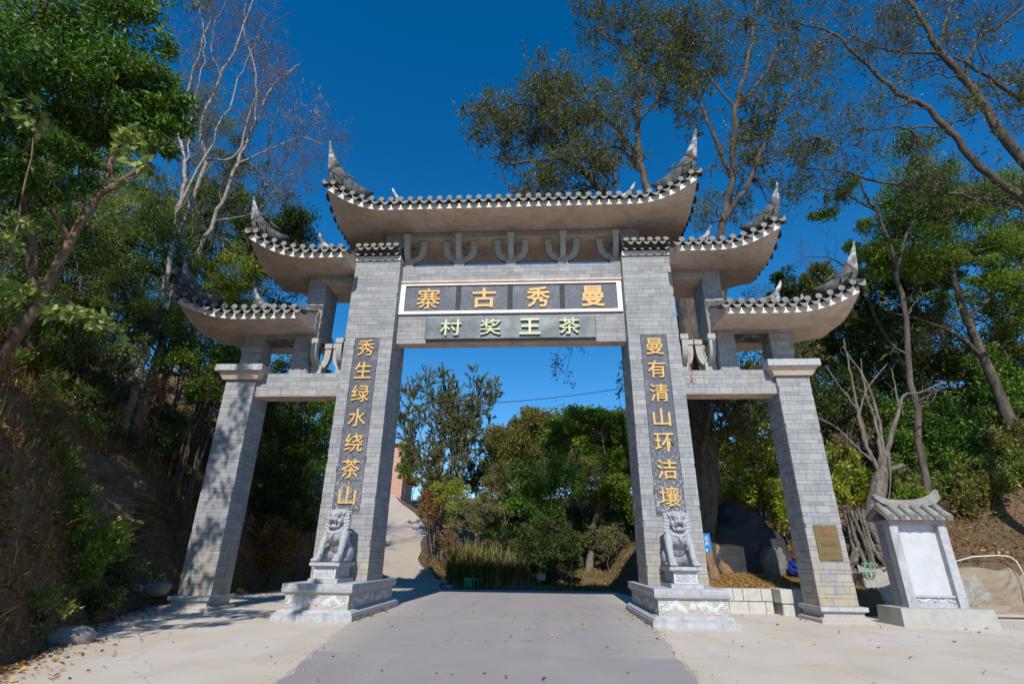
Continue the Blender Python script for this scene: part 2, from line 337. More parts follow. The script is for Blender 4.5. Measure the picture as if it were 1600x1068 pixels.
# ------------------------------------------------------------------ terrain
def ip(x, xs, ys): return np.interp(x, xs, ys)
FY = [-40, -12, -8.9, -4.6, 1, 6.7, 12, 16, 24, 34, 40, 50, 70, 120]
FX = [-5, -5.8, -7.2, -9.7, -12.4, -12.9, -12.4, -12.5, -14.3, -15.5, -18, -25, -38, -60]
PY = [13, 16, 20, 24, 34, 38, 48, 60]; PXR = [-4.0, -5.0, -6.6, -8.2, -9.8, -10.9, -17.0, -25]; PZ = [-.19, -.05, .62, 1.36, 3.6, 4.55, 8.2, 11.5]
def H(x, y, noisy=True):
    x = np.asarray(x, float); y = np.asarray(y, float)
    fx = ip(y, FY, FX); pr = ip(y, PY, PXR); pz = ip(y, PY, PZ)
    vf = ip(y, [13, 14.5, 17, 22, 30, 45, 60, 100, 160], [-.19, -.55, -.8, .1, 2.0, 5., 8.5, 13, 17])
    side = np.where(x < pr, pz-.03, np.maximum(pz-.03-(x-pr)*.55, np.minimum(vf, pz+5)))
    base = np.where(y < 13, -.2, side)
    d = fx-x
    bank = ip(d, [0, .5, 1.6, 3, 6, 12, 25, 60], [0, .5, 2.6, 5., 7.6, 11.5, 18, 30])
    # right-hand knoll and slope
    kn = ip(y, [2.75, 3.0, 6, 12, 20, 40], [-.2, .56, .95, 1.5, 2.5, 6]) * ip(x, [5.6, 7.2, 9], [0, .8, 1.]) + ip(x, [5.6, 7.2], [-.2, 0])
    kn = np.where((y > 2.75) & (x < 13), kn, -.2)
    rs = np.where(y > 4.15, 1.35+ip(x, [12.5, 16, 22, 40, 70], [-.2, .7, 3.4, 11, 20])*ip(y, [4.15, 5, 10], [0, .12, 1])+ip(y, [4.15, 10, 20, 40, 80], [0, 1.0, 2.2, 5, 9]), -.2)*1.0
    rs = np.where(x > 13.0, rs, -.2)
    z = np.maximum(base, np.maximum(kn, rs)); z = np.where(d > 0, base+bank, z)
    if noisy:
        P = np.stack([x*.35, y*.35, 0*x], -1); n = fbm(P, 5)
        amp = np.where(d > 0, np.clip(d*.6, 0, 1.5), 0)
        amp = np.maximum(amp, np.where((y > 14.5) & (x > pr+.4), .5, 0))
        amp = np.maximum(amp, np.where((z > .3) & (x > 7), np.clip((z-.3)*.35, 0, .7), 0))
        z = z+n*amp+fbm(np.stack([x*1.7, y*1.7, 0*x+5], -1), 3)*amp*.28
    return z
def Hs(x, y): return float(H(np.array([x]), np.array([y]))[0])

gx = np.concatenate([np.arange(-34, -16, .6), np.arange(-16, -4, .22), np.arange(-4, 12.9, .5), [12.95, 13.02], np.arange(13.3, 30, .4), np.arange(30, 45, 1.)])
gy = np.concatenate([np.arange(-24, -12, 1.), np.arange(-12, 2.6, .3), [2.72, 2.78, 3.0, 3.02], np.arange(3.3, 4.1, .3), [4.12, 4.18], np.arange(4.4, 16, .35), np.arange(16, 50, .6), np.arange(50, 110, 2.)])
GX, GY = np.meshgrid(gx, gy); GZ = H(GX, GY)
nx, ny = len(gx), len(gy); ii = np.arange(nx*ny).reshape(ny, nx)
o = link('hillside_ground', np_mesh('hillside_ground', np.stack([GX, GY, GZ], -1).reshape(-1, 3), np.stack([ii[:-1, :-1], ii[:-1, 1:], ii[1:, 1:], ii[1:, :-1]], -1).reshape(-1, 4), M['soil'], True)); tag(o, kind='structure')
mb = MB(); mb.add([(-1500, -1500, -3), (1500, -1500, -3), (1500, 1500, -3), (-1500, 1500, -3)], [(0, 1, 2, 3)])
tag(mb.build('distant_ground', M['soil']), kind='structure')

def strip(name, ys, xl, xr, zf, m_):
    V = []; nxs = 33
    for y, a, b in zip(ys, xl, xr):
        for k in range(nxs): x = a+(b-a)*k/(nxs-1); V.append((x, y, zf(x, y)))
    n = len(ys); i = np.arange(n*nxs).reshape(n, nxs)
    me = np_mesh(name, np.array(V), np.stack([i[:-1, :-1], i[:-1, 1:], i[1:, 1:], i[1:, :-1]], -1).reshape(-1, 4), m_, True)
    at_ = me.attributes.new('across', 'FLOAT', 'POINT'); at_.data.foreach_set('value', np.tile(np.abs(np.linspace(-1, 1, nxs)), len(ys)).astype(np.float32))
    return tag(link(name, me), kind='structure')
ys = list(np.arange(-30, 13.6, .4))
wob = lambda s, y: .16*math.sin(y*2.1+s)+.1*math.sin(y*5.3+s*2)
strip('concrete_apron', ys, [ip(y, FY, FX)+.1+wob(1, y) for y in ys], [ip(y, [-30, -3, 2, 2.9, 13], [30, 30, 21, 6.0, 5.2]) if y < 2.9 else ip(y, [2.9, 13.6], [6.3, 5.0]) for y in ys], lambda x, y: -.174, M['apron'])
mb = MB(); mb.box(6.2, 13.1, 2.9, 2.95, -.3, -.19)
ys2 = list(np.arange(2.9, 4.3, .2))
strip('concrete_apron_corner', ys2, [9.0]*len(ys2), [25]*len(ys2), lambda x, y: -.178, M['apron'])
ya = [-30, -12, -9.2, -6.2, -2.06, 3, 11, 13.2, 14.2, 15.0]
al = [-1.4, -2.2, -2.68, -3.3, -4.1, -4.3, -5.3, -6.2, -4.6, -4]; ar = [3, 3.4, 3.5, 3.72, 4.15, 4.3, 4.6, 4.9, 5.2, 5.4]
yd = list(np.arange(-30, 15.01, .25))
strip('asphalt_road', yd, [ip(y, ya, al)+.02*math.sin(y*3)+.03*math.sin(y*7.7) for y in yd], [ip(y, ya, ar)+.03*math.sin(y*2.3)+.03*math.sin(y*6.1) for y in yd],
      lambda x, y: -.168+ip(y, [-30, 13.6, 14.3, 15.2], [0, 0, -.08, -.45]), M['asphalt'])
yp = list(np.arange(-30, -6.55, .3))
strip('asphalt_patch', yp, [ip(y, ya, al)+.06+.05*math.sin(y*5) for y in yp], [ip(y, ya, ar)-.06+.04*math.sin(y*6) for y in yp], lambda x, y: -.1635, M['asphalt2'])
yq = list(np.arange(13.2, 60, .5))
strip('concrete_path', yq, [ip(y, FY, FX)+.2 for y in yq], [ip(y, PY, PXR)+.15*math.sin(y*.8)-.1 for y in yq], lambda x, y: ip(y, PY, PZ)+.03 if y > 13.6 else -.16, M['path'])
# dry grassy top of the knoll, a few cm above the soil
gx2 = np.arange(6.3, 13.01, .2); gy2 = np.arange(3.0, 13, .25); A, B = np.meshgrid(gx2, gy2); i = np.arange(A.size).reshape(A.shape)
me = np_mesh('knoll_ground', np.stack([A, B, H(A, B)+.02], -1).reshape(-1, 3), np.stack([i[:-1, :-1], i[:-1, 1:], i[1:, 1:], i[1:, :-1]], -1).reshape(-1, 4), M['dryground'], True)
tag(link('knoll_ground', me), kind='structure')

# ------------------------------------------------------------------ the gateway
gate = empty('memorial_gateway', (0, 0, -.17), 'tall grey brick gateway over the road with five upswept tiled roofs and gold characters', 'gateway')
GL = Vector(gate.location)
BRK = []      # (cx,cy,cz, sx,sy,sz, parent, face normal) candidate bricks
T_, t_ = .215, .12; LB = .455
def brick_face(x0, x1, z0, z1, place, start_tall=True, avoid=None, parent=None, phase=0., zph=0):
    """courses of alternately tall and thin bricks; place(a,b,z0,z1) turns face coords to a box"""
    z = z0; k = 0 if start_tall else 1
    while z < z1-.03:
        h = min(T_ if k % 2 == 0 else t_, z1-z); off = (phase+(k*.37) % 1)*LB % LB
        x = x0-off
        while x < x1-.01:
            a, b = max(x, x0), min(x+LB, x1); x += LB
            if b-a < .05: continue
            segs = [(a, b)]
            if avoid and z+h > avoid[2]+.01 and z < avoid[3]-.01:
                segs = [s for s in ((a, min(b, avoid[0])), (max(a, avoid[1]), b)) if s[1]-s[0] > .05]
            for s in segs: place(s[0], s[1], z, z+h, parent)
        z += h; k += 1
G_ = .0055
def face_y(y, sgn=-1, depth=.05):      # face whose normal is -y (front) or +y
    def p(a, b, z0, z1, par):
        pr = .007+random.random()*.004
        BRK.append(((a+b)/2, y+sgn*pr-sgn*depth/2, (z0+z1)/2, b-a-2*G_, depth, z1-z0-2*G_, par))
    return p
def face_x(x, sgn, depth=.05):
    def p(a, b, z0, z1, par):
        pr = .007+random.random()*.004
        BRK.append((x+sgn*pr-sgn*depth/2, (a+b)/2, (z0+z1)/2, depth, b-a-2*G_, z1-z0-2*G_, par))
    return p
def bricked_box(name, x0, x1, y0, y1, z0, z1, faces='FLR', avoid=None, parent=None, phase=0., under=False, tall=True, label=None):
    mb = MB(); mb.box(x0, x1, y0, y1, z0, z1); o = mb.build(name, M['mortar'], parent or gate)
    if label: o['label'] = label
    if 'F' in faces: brick_face(x0-.012, x1+.012, z0+.004, z1-.002, face_y(y0), tall, avoid, o, phase)
    if 'B' in faces: brick_face(x0-.012, x1+.012, z0+.004, z1-.002, face_y(y1, 1), tall, None, o, phase)
    if 'L' in faces: brick_face(y0+.045, y1, z0+.004, z1-.002, face_x(x0, -1), tall, None, o, phase+.5)
    if 'R' in faces: brick_face(y0+.045, y1, z0+.004, z1-.002, face_x(x1, 1), tall, None, o, phase+.5)
    return o
PX0, PX1, PD = 4.41, 6.24, 1.69
for s in (-1, 1):
    x0, x1 = (PX0, PX1) if s > 0 else (-PX1, -PX0)
    tx0, tx1 = (4.86, 5.77) if s > 0 else (-5.82, -4.92)
    pl = bricked_box('pillar', x0, x1, 0, PD, .765, 12.46, 'FLRB', (tx0-.02, tx1+.02, 2.91, 9.12), phase=.2*s)
    # inscribed slate tablet let into the pillar front
    mb = MB(); mb.box(tx0, tx1, -.004, .03, 2.93, 9.1); mb.v = mb.v
    tb = mb.build('inscription_tablet', M['slate'], gate)
    mb = MB()
    for a in ((tx0-.02, tx0), (tx1, tx1+.02)): mb.box(a[0], a[1], -.002, .03, 2.91, 9.12)
    mb.box(tx0, tx1, -.002, .03, 9.1, 9.12); mb.box(tx0, tx1, -.002, .03, 2.91, 2.93)
    mb.build('tablet_joint', M['slatebar'], tb)
    pl['tab'] = 1
    TAB = tb if s < 0 else TAB
    if s > 0: TABR = tb
for s in (-1, 1):
    x0, x1 = (9.50, 10.62) if s > 0 else (-10.62, -9.50)
    bricked_box('pillar', x0, x1, .16, 1.23, .26, 7.55, 'FLRB', phase=.1*s)
# beams
bricked_box('main_beam', -4.405, 4.405, .46, .98, 9.11, 10.28, 'FB', tall=False)
bricked_box('main_beam', -4.405, 4.405, .46, .98, 10.28, 11.68, '')
mb = MB(); mb.box(-4.40, 4.40, .34, 1.0, 11.68, 11.76); mb.build('beam_ledge', M['soffit'], gate)
bricked_box('beam_cornice', -4.405, 4.405, .40, .98, 11.76, 12.46, 'FB', phase=.3)
mb = MB(); mb.box(-4.40, 4.40, .462, .978, 9.085, 9.108); mb.build('beam_underside', M['soffit'], gate)
for s in (-1, 1):
    x0, x1 = (6.245, 9.495) if s > 0 else (-9.495, -6.245)
    bricked_box('side_beam', x0, x1, .3, 1.0, 6.98, 7.84, 'FB', phase=.15*s)
    mb = MB(); mb.box(x0, x1, .302, .998, 6.955, 6.978); mb.build('beam_underside', M['soffit'], gate)
# name board: white frame, slate field, bars, gold characters
mb = MB(); fo = (-4.40, 4.37, 10.29, 11.62); fi = (-4.20, 4.18, 10.41, 11.55)
mb.box(fo[0], fo[1], .36, .455, fo[2], fi[2]); mb.box(fo[0], fo[1], .36, .455, fi[3], fo[3])
mb.box(fo[0], fi[0], .36, .455, fi[2], fi[3]); mb.box(fi[1], fo[1], .36, .455, fi[2], fi[3])
nb = mb.build('name_board_frame', M['whiteframe'], gate)
mb = MB(); mb.box(fi[0], fi[1], .42, .455, fi[2], fi[3]); nf = mb.build('name_board', M['slate'], gate)
for x in (-2.06, 0.0, 2.05): mb = MB(); mb.box(x-.1, x+.1, .405, .425, fi[2], fi[3]); mb.build('board_divider', M['slatebar'], nf)

def glyph(ch, cx, cz, y, w_, h_, depth, m_, parent, bold=.02, name='character', loc=True):
    c = bpy.data.curves.new('g', 'FONT'); c.body = ch; c.extrude = depth/2; c.offset = bold; c.resolution_u = 2
    o = bpy.data.objects.new('g', c); COL.objects.link(o)
    bpy.context.view_layer.update()
    dg = bpy.context.evaluated_depsgraph_get(); me = bpy.data.meshes.new_from_object(o.evaluated_get(dg))
    bpy.data.objects.remove(o); bpy.data.curves.remove(c)
    n = len(me.vertices); V = np.empty(n*3, np.float32); me.vertices.foreach_get('co', V); V = V.reshape(-1, 3)
    mn, mx = V.min(0), V.max(0); sx = w_/(mx[0]-mn[0]); sz = h_/(mx[1]-mn[1])
    X = (V[:, 0]-(mn[0]+mx[0])/2)*sx+cx; Zc = (V[:, 1]-(mn[1]+mx[1])/2)*sz+cz; Y = y-V[:, 2]
    me.vertices.foreach_set('co', np.stack([X, Y, Zc], -1).astype(np.float32).ravel()); me.update()
    me.materials.clear(); me.materials.append(m_); me.name = name
    o = link(name, me, parent); return o
def vtext(txt, cxf, z_top, z_bot, w_, y, parent, m_=M['gold'], bold=.005):
    n = len(txt)
    for k, ch in enumerate(txt):
        z = z_top+(z_bot-z_top)*k/(n-1); glyph(ch, cxf, z, y, w_*(.92 if ch in '山' else 1), w_*(1.0 if ch != '山' else .98), ((.05)), m_, parent, bold)
vtext('秀生绿水绕茶山', -5.37, 8.72, 3.38, .64, -.03, TAB)
vtext('曼有清山环洁壤', 5.32, 8.66, 3.40, .64, -.03, TABR)
for ch, x in zip('寨古秀曼', (-3.28, -1.06, 1.08, 3.22)):
    glyph(ch, x+.03, 10.97, .395, .93, .90 if ch != '古' else .86, .05, M['gold'], nf, .02 if ch != '寨' else .004)

# brackets (stem with curved arms carrying a cap block)
def bracket(cx, cy, z0, arms='LRFB', rx=1.0):
    b = empty('roof_bracket', Vector((cx, cy, z0))-GL, None, None, parent=gate)
    mb = MB(); mb.box(cx-.21, cx+.21, cy-.21, cy+.21, z0, z0+.38); mb.build('stem', M['bracket'], b)
    for a in arms:
        dx, dy = {'L': (-1, 0), 'R': (1, 0), 'F': (0, -1), 'B': (0, 1)}[a]
        P = []; ks = 9
        for k in range(ks):
            t = k/(ks-1)*math.pi/2; P.append((.12+(.45 if dx == 0 else .45*rx)*math.sin(t), .40+.55*(1-math.cos(t)) if k < ks else 0))
        RX = .58 if dx == 0 else .12+.46*rx; P.append((RX, 1.13))
        mb = MB(); hw = .105; vs = []; n = len(P)
        for k, (r, z) in enumerate(P):
            if k == 0: tx, tz = 1, 0
            else: tx, tz = P[k][0]-P[k-1][0], P[k][1]-P[k-1][1]; l = math.hypot(tx, tz); tx /= l; tz /= l
            nx_, nz_ = -tz, tx
            for (s1, s2) in ((-hw, -.12), (hw, -.12), (hw, .12), (-hw, .12)):
                rr = r+nx_*s2; zz = z+nz_*s2
                vs.append((cx+dx*rr+(s1 if dx == 0 else 0), cy+dy*rr+(s1 if dy == 0 else 0), z0+zz))
        fs = [(3, 2, 1, 0), tuple(4*(n-1)+q for q in range(4))]
        for k in range(n-1):
            for q in range(4): fs.append((4*k+q, 4*k+(q+1) % 4, 4*k+4+(q+1) % 4, 4*k+4+q))
        mb.add(vs, fs); o = mb.build('arm', M['bracket'], b)
        e = (cx+dx*RX, cy+dy*RX)
        mb = MB(); mb.box(e[0]-.145, e[0]+.145, e[1]-.145, e[1]+.145, z0+1.10, z0+1.31); link('cap_block', bevel_mesh(mb.mesh('cap_block', M['bracket']), .012), o).location = -wloc(o)
    return b
for x in (-4.25, -2.12, .02, 2.13, 4.25): bracket(x, .72, 12.46, 'LRFB' if abs(x) < 4 else ('RFB' if x < 0 else 'LFB'))
for s in (-1, 1):
    bracket(s*7.42, .70, 7.84, 'LRFB', .45); bracket(s*6.44, .70, 7.84, 'LFB' if s < 0 else 'RFB', .45)
    # upper columns and friezes
    a, b = sorted((s*4.50, s*5.24)); bricked_box('upper_column', a, b, .42, 1.3, 12.46, 13.85, 'FLR')
    a, b = sorted((s*7.68, s*8.20)); bricked_box('wing_column', a, b, .4, 1.25, 7.84, 9.3, 'FLR'); a, b = sorted((s*7.50, s*8.20)); bricked_box('wing_column', a, b, .4, 1.6, 9.3, 11.74, 'FLR')
    a, b = sorted((s*6.245, s*8.22)); bricked_box('wing_frieze', a, b, .40, 1.25, 11.74, 12.3, 'FLR')
    mb = MB(); mb.box(a, b, .405, 1.245, 11.70, 11.739); mb.build('frieze_underside', M['soffit'], gate)
    a, b = sorted((s*9.64, s*10.40)); bricked_box('wing_column', a, b, .36, 1.10, 8.08, 9.28, 'FLR')
    a, b = sorted((s*7.70, s*10.42)); bricked_box('wing_frieze', a, b, .34, 1.25, 9.28, 9.80, 'FLR') if False else bricked_box('wing_frieze', *(sorted((s*8.22, s*10.42))), .36, 1.25, 9.28, 9.80, 'FLR')
    a, b = sorted((s*7.72, s*8.36)); bricked_box('wing_pier', a, b, .34, .395, 7.84, 9.5, 'F')
    # capital on the outer pillar
    mb = MB(); cxx = s*10.06
    mb.frus((cxx-.66, cxx+.66, .04, 1.35), 7.55, (cxx-.80, cxx+.80, -.10, 1.49), 7.82); cp = mb.build('capital', M['soffit'], gate)
    mb = MB(); mb.box(cxx-.90, cxx+.90, -.2, 1.59, 7.82, 8.07); link('capital_slab', bevel_mesh(mb.mesh('capital_slab', M['stone']), .012), cp)
    cp.children[0].location = -wloc(cp)
bricked_box('roof_frieze', -5.25, 5.25, .42, 1.3, 13.85, 14.35, 'FLR')
mb = MB(); mb.box(-5.25, 5.25, .425, 1.295, 13.81, 13.849); mb.build('frieze_underside', M['soffit'], gate)

# roofs -------------------------------------------------------------
def disc_tile_mesh(m_):      # barrel tile end: disc facing -y with a short barrel behind
    mb = MB(); n = 14; r = .112
    rings = [(0, .012, 0), (r*.55, 0, 0), (r*.80, .018, 0), (r, .0, 0), (r, .035, 0), (r*.86, .04, 0), (r*.86, .5, .02)]
    vs = []
    for (rr, y, dz) in rings:
        for k in range(n): a = 2*math.pi*k/n; vs.append((rr*math.cos(a), y, rr*math.sin(a)*.92+dz))
    fs = [(k+i*n, (k+1) % n+i*n, (k+1) % n+(i+1)*n, k+(i+1)*n) for i in range(len(rings)-1) for k in range(n)]
    mb.add(vs, fs, True); me = mb.mesh('roof_tile', m_); me.materials.append(M['tile'])
    for k_, p_ in enumerate(me.polygons): p_.material_index = 1 if k_ >= 3*n else 0
    return me
def drip_tile_mesh(m_):      # pan tile with a hanging scalloped tongue
    mb = MB(); n = 11; vs = []; w2 = .165
    top = [(w2*(2*k/(n-1)-1), -.055*math.cos(math.pi*.5*(2*k/(n-1)-1))) for k in range(n)]
    bot = [(x, z-.115*max(0, 1-(abs(x)/w2)**2.2)-.02) for x, z in top]
    for y in (0, .03):
        vs += [(x, y-.02, z) for x, z in top]+[(x, y-.045, z) for x, z in bot]
    vs += [(x, .5, z+.06) for x, z in top]
    fs = []
    for k in range(n-1):
        fs += [(k, n+k, n+k+1, k+1), (2*n+k, 2*n+k+1, 3*n+k+1, 3*n+k), (n+k, 3*n+k, 3*n+k+1, n+k+1), (k, k+1, 4*n+k+1, 4*n+k)]
    mb.add(vs, fs); me = mb.mesh('drip_tile', m_); me.materials.append(M['tile'])
    for k_, p_ in enumerate(me.polygons): p_.material_index = 0 if k_ % 4 == 0 else 1
    return me
DT = disc_tile_mesh(M['tiledisc']); PT = drip_tile_mesh(M['tiledisc'])

def roof(name, x0, x1, y0, y1, ze, hc, Lc, left=True, right=True, slope=.55, ridge_h=1.35, sp=.385, label=None, horns=True, flare=.12, fin=True):
    yc = (y0+y1)/2; hy = (y1-y0)/2
    def cl(v): return min(max(v, 0), 1)
    def sxf(x):
        a = 0
        if left: a = max(a, cl(1-(x-x0)/Lc))
        if right: a = max(a, cl(1-(x1-x)/Lc))
        return a
    def rise(x, y):
        a = sxf(x); b = cl((abs(y-yc)-.25*hy)/(hy*.75)); return hc*a**2.0*b**1.8
    def flr(x, y):
        a = sxf(x); b = cl(abs(y-yc)/hy); q = flare*a**2*b**2
        sx_ = -1 if (left and x < (x0+x1)/2) or not right else 1
        return x+sx_*q, y+(-1 if y < yc else 1)*q
    def bot(x, y):
        X, Y = flr(x, y); ins = min(abs(y-yc)/hy, 1); e = .10*(1-ins); return (X, Y, ze+rise(x, y)+e)
    nxs = max(12, int((x1-x0)/.3)); nys = 15
    xs = [x0+(x1-x0)*k/nxs for k in range(nxs+1)]; ysn = [y0+(y1-y0)*k/nys for k in range(nys+1)]
    rf = empty(name, Vector(((x0+x1)/2, yc, ze))-GL, label, None, parent=gate)
    # soffit slab
    mb = MB(); W = nys+1
    vs = [bot(x, y) for x in xs for y in ysn]; fs = [(i*W+j, i*W+j+1, (i+1)*W+j+1, (i+1)*W+j) for i in range(nxs) for j in range(nys)]
    mb.add(vs, fs, True); mb.build('soffit', M['soffit'], rf)
    # fascia all round
    per = [(x, y0) for x in xs]+[(x1, y) for y in ysn[1:]]+[(x, y1) for x in xs[::-1][1:]]+[(x0, y) for y in ysn[::-1][1:]]
    fh = .225; vs = []
    mb = MB()
    for (x, y) in per:
        b = bot(x, y); b = (b[0], b[1], b[2]-.004)
        ox = -.0; n_ = Vector(((x-(x0+x1)/2)/((x1-x0)/2), (y-yc)/hy, 0)); 
        vs += [b, (b[0], b[1], b[2]+fh)]
    n = len(per)
    mb.add(vs, [(2*i, 2*((i+1) % n), 2*((i+1) % n)+1, 2*i+1) for i in range(n-1)]); mb.build('fascia', M['fascia'], rf)
    # tiled surface: hip sheet + barrel rows
    def surf(x, y):
        dy = hy-abs(y-yc); dl = (x-x0) if left else 99; dr = (x1-x) if right else 99; d = max(0, min(dy, dl, dr))
        X, Y = flr(x, y); return (X, Y, ze+rise(x, y)*(1-.5*cl(d/2.5))+fh+.10+ridge_h*(d/hy)**1.15)
    mb = MB(); vs = [surf(x, y) for x in xs for y in ysn]
    mb.add(vs, fs if False else [(i*W+j, (i+1)*W+j, (i+1)*W+j+1, i*W+j+1) for i in range(nxs) for j in range(nys)], True)
    mb.build('tile_bed', M['tile'], rf)
    P = []
    def row(pa, pb):
        k = 6; P.append([surf(pa[0]+(pb[0]-pa[0])*q/(k-1), pa[1]+(pb[1]-pa[1])*q/(k-1)) for q in range(k)])
    nt_ = round((x1-x0)/sp); spx = (x1-x0)/nt_
    for sd, ye in ((-1, y0), (1, y1)):
        for k in range(nt_):
            x = x0+(k+.5)*spx; d = hy
            if left: d = min(d, x-x0)
            if right: d = min(d, x1-x)
            row((x, ye), (x, ye-sd*max(d, .2)))
    nty = round((y1-y0)/sp); spy = (y1-y0)/nty
    for has, xe, sd in ((left, x0, 1), (right, x1, -1)):
        if not has: continue
        for k in range(nty):
            y = y0+(k+.5)*spy; d = hy-abs(y-yc); row((xe, y), (xe+sd*max(d, .15), y))
    P = np.array(P); P[:, :, 2] += .03
    V, Fq = tube_vf(P, np.full(P.shape[:2], .105), 8)
    o = link('barrel_tile_rows', np_mesh('barrel_tile_rows', V, Fq, M['tile'], True), rf); o['kind'] = 'stuff'
    # eave end tiles, each its own part
    def put(me, nm, p, ang, tilt=0, sc_=1.):
        o = bpy.data.objects.new(nm, me); COL.objects.link(o); o.parent = rf; o.location = Vector(p)-wloc(rf)
        o.rotation_euler = (random.uniform(-.06, .06), tilt, ang); o.scale = (sc_, 1, sc_*random.uniform(.94, 1.05))
    def edge(pt, tng, outn, n_, spn, ang):
        for k in range(n_+1):
            # drip tiles sit between the barrels
            c = pt(k); 
            put(PT, 'drip_tile', (c[0]+outn[0]*.14, c[1]+outn[1]*.14, c[2]+fh+.085), ang, c[3])
        for k in range(n_):
            c = pt(k+.5); put(DT, 'roof_tile', (c[0]+outn[0]*.10, c[1]+outn[1]*.10, c[2]+fh+.215+random.uniform(-.008, .008)), ang, c[3])
    def fr(k):
        x = min(max(x0+k*spx, x0), x1); b = bot(x, y0); b2 = bot(min(x+.1, x1+.0), y0); b1 = bot(x-.1 if x-.1 > x0 else x0, y0)
        return (b[0], b[1], b[2], -math.atan2(b2[2]-b1[2], max(b2[0]-b1[0], .01)))
    edge(fr, None, (0, -1), nt_, spx, 0)
    for has, xe, sd in ((left, x0, -1), (right, x1, 1)):
        if not has: continue
        def si(k, xe=xe, sd=sd):
            y = min(max(y0+k*spy, y0), y1); b = bot(xe, y); b2 = bot(xe, min(y+.1, y1)); b1 = bot(xe, max(y-.1, y0))
            return (b[0], b[1], b[2], math.atan2(b2[2]-b1[2], max(b2[1]-b1[1], .01))*sd*-1)
        edge(si, None, (sd, 0), nty, spy, math.radians(90) if sd > 0 else math.radians(-90))
    # hip ridges ending in upswept horns
    rz = ze+fh+.10+ridge_h
    for has, sd, xc in ((left, -1, x0), (right, 1, x1)):
        if not has: continue
        for ysd, ye in ((-1, y0), (1, y1)):
            pts = []
            for q in np.linspace(0, 1, 7):
                x = xc-sd*hy*(1-q)*1.0; y = yc+(ye-yc)*q; s_ = surf(x, y); pts.append((s_[0], s_[1], s_[2]+.16+.25*q*q))
            tip = pts[-1]; out = (sd*.7, ysd*.35)
            hk = 1.0 if name == 'main_roof' else .78
            cx_, cy_, cz_ = tip; cz_ -= .30; cx_ += sd*.16; cy_ += ysd*.06
            mb = MB(); mb.tube(pts[:5], [.12]*5, 8, .8); hp = mb.build('hip_ridge', M['tile'], rf)
            inn = [(-2.0, .10), (-1.55, .16), (-1.15, .32), (-.82, .56), (-.55, .86), (-.33, 1.18), (-.15, 1.50), (-.02, 1.82), (.02, 1.95)]
            outr = [(-1.6, -.35), (-1.1, -.30), (-.62, -.22), (-.28, .02), (-.10, .34), (-.04, .72), (.0, 1.14), (.06, 1.62), (.09, 1.93)]
            th = [.10, .12, .15, .17, .17, .15, .11, .075, .05]
            hd = Vector((sd*.86, ysd*.5, 0)).normalized(); nd = Vector((-hd.y, hd.x, 0)); rings = []
            for (ia, ih), (oa, oh), t_h in zip(inn, outr, th):
                A_ = Vector((cx_, cy_, cz_))+hd*(ia*hk)+Vector((0, 0, ih*hk)); B_ = Vector((cx_, cy_, cz_))+hd*(oa*hk)+Vector((0, 0, oh*hk)); c_ = (A_+B_)/2; e_ = (B_-A_)/2
                rings.append([tuple(c_+e_*math.cos(q)+nd*t_h*math.sin(q)) for q in np.linspace(0, 2*math.pi, 12, False)])
            def hornmesh(rs, nm, m_, par):
                mb = MB(); mb.add([v for r_ in rs for v in r_], [(12*i+q, 12*i+(q+1) % 12, 12*i+12+(q+1) % 12, 12*i+12+q) for i in range(len(rs)-1) for q in range(12)], True)
                mb.f += [list(range(12))[::-1], [12*(len(rs)-1)+q for q in range(12)]]; mb.sm += [False, False]
                return mb.build(nm, m_, par)
            hornmesh(rings[:5], 'horn_base', M['tile'], rf); hornmesh(rings[4:], 'ridge_horn', M['plaster'], rf)
            pts = np.array(pts)
            # curled scroll tiles under the horn
            if ysd < 0:
                mb = MB()
                for q in range(3):
                    b_ = np.array((cx_-sd*(.40+.34*q), cy_+.02, cz_+.10+.09*(2-q))); mb.tube([(b_[0]-sd*.26, b_[1]-.06, b_[2]-.18), (b_[0]-sd*.08, b_[1]-.12, b_[2]-.10), (b_[0]+sd*.08, b_[1]-.14, b_[2]+.04), (b_[0]+sd*.12, b_[1]-.08, b_[2]+.22)], [.03, .04, .035, .015], 6)
                mb.build('scroll_tile', M['tile'], hp)
    # main ridge with finials
    ra = x0+(hy if left else 0); rb = x1-(hy if right else 0)
    if ra > rb: ra = rb = (ra+rb)/2
    mb = MB(); mb.box(ra-.05, rb+.05, yc-.11, yc+.11, rz-.05, rz+.28); rg = mb.build('ridge', M['tile'], rf)
    if fin:
        for has, sd, xe in ((left, -1, ra), (right, 1, rb)):
            if not has: continue
            q = [(xe-sd*1.0, yc, rz+.22), (xe-sd*.5, yc, rz+.30), (xe-sd*.1, yc, rz+.42), (xe+sd*.12, yc, rz+.66), (xe+sd*.28, yc, rz+.98), (xe+sd*.34, yc, rz+1.15)]
            mb = MB(); mb.tube(q, [.06, .11, .17, .15, .09, .05], 8, .7); mb.tube([(xe+sd*.05, yc, rz-.1), (xe+sd*.06, yc, rz+.35), (xe+sd*.1, yc, rz+.7)], [.2, .16, .1], 8, .6)
            mb.build('ridge_finial', M['plaster'], rg)
    # close inner ends of one-sided roofs
    for has, xe, sd in ((left, x0, -1), (right, x1, 1)):
        if has: continue
        mb = MB(); vs = []
        for y in ysn: vs += [(xe+sd*.006, y, bot(xe, y)[2]), (xe+sd*.006, y, surf(xe, y)[2])]
        mb.add(vs, [(2*i, 2*i+2, 2*i+3, 2*i+1) for i in range(len(ysn)-1)]); mb.build('gable_end', M['soffit'], rf)
    return rf
roof('main_roof', -7.16, 7.16, -1.26, 2.94, 14.06, .98, 2.3, fin=True, ridge_h=1.25, label='long top roof spanning both main pillars')
roof('wing_roof', -10.0, -6.26, -1.10, 2.76, 12.05, .85, 2.3, True, False, ridge_h=.95, label='upper wing roof on the left of the gateway')
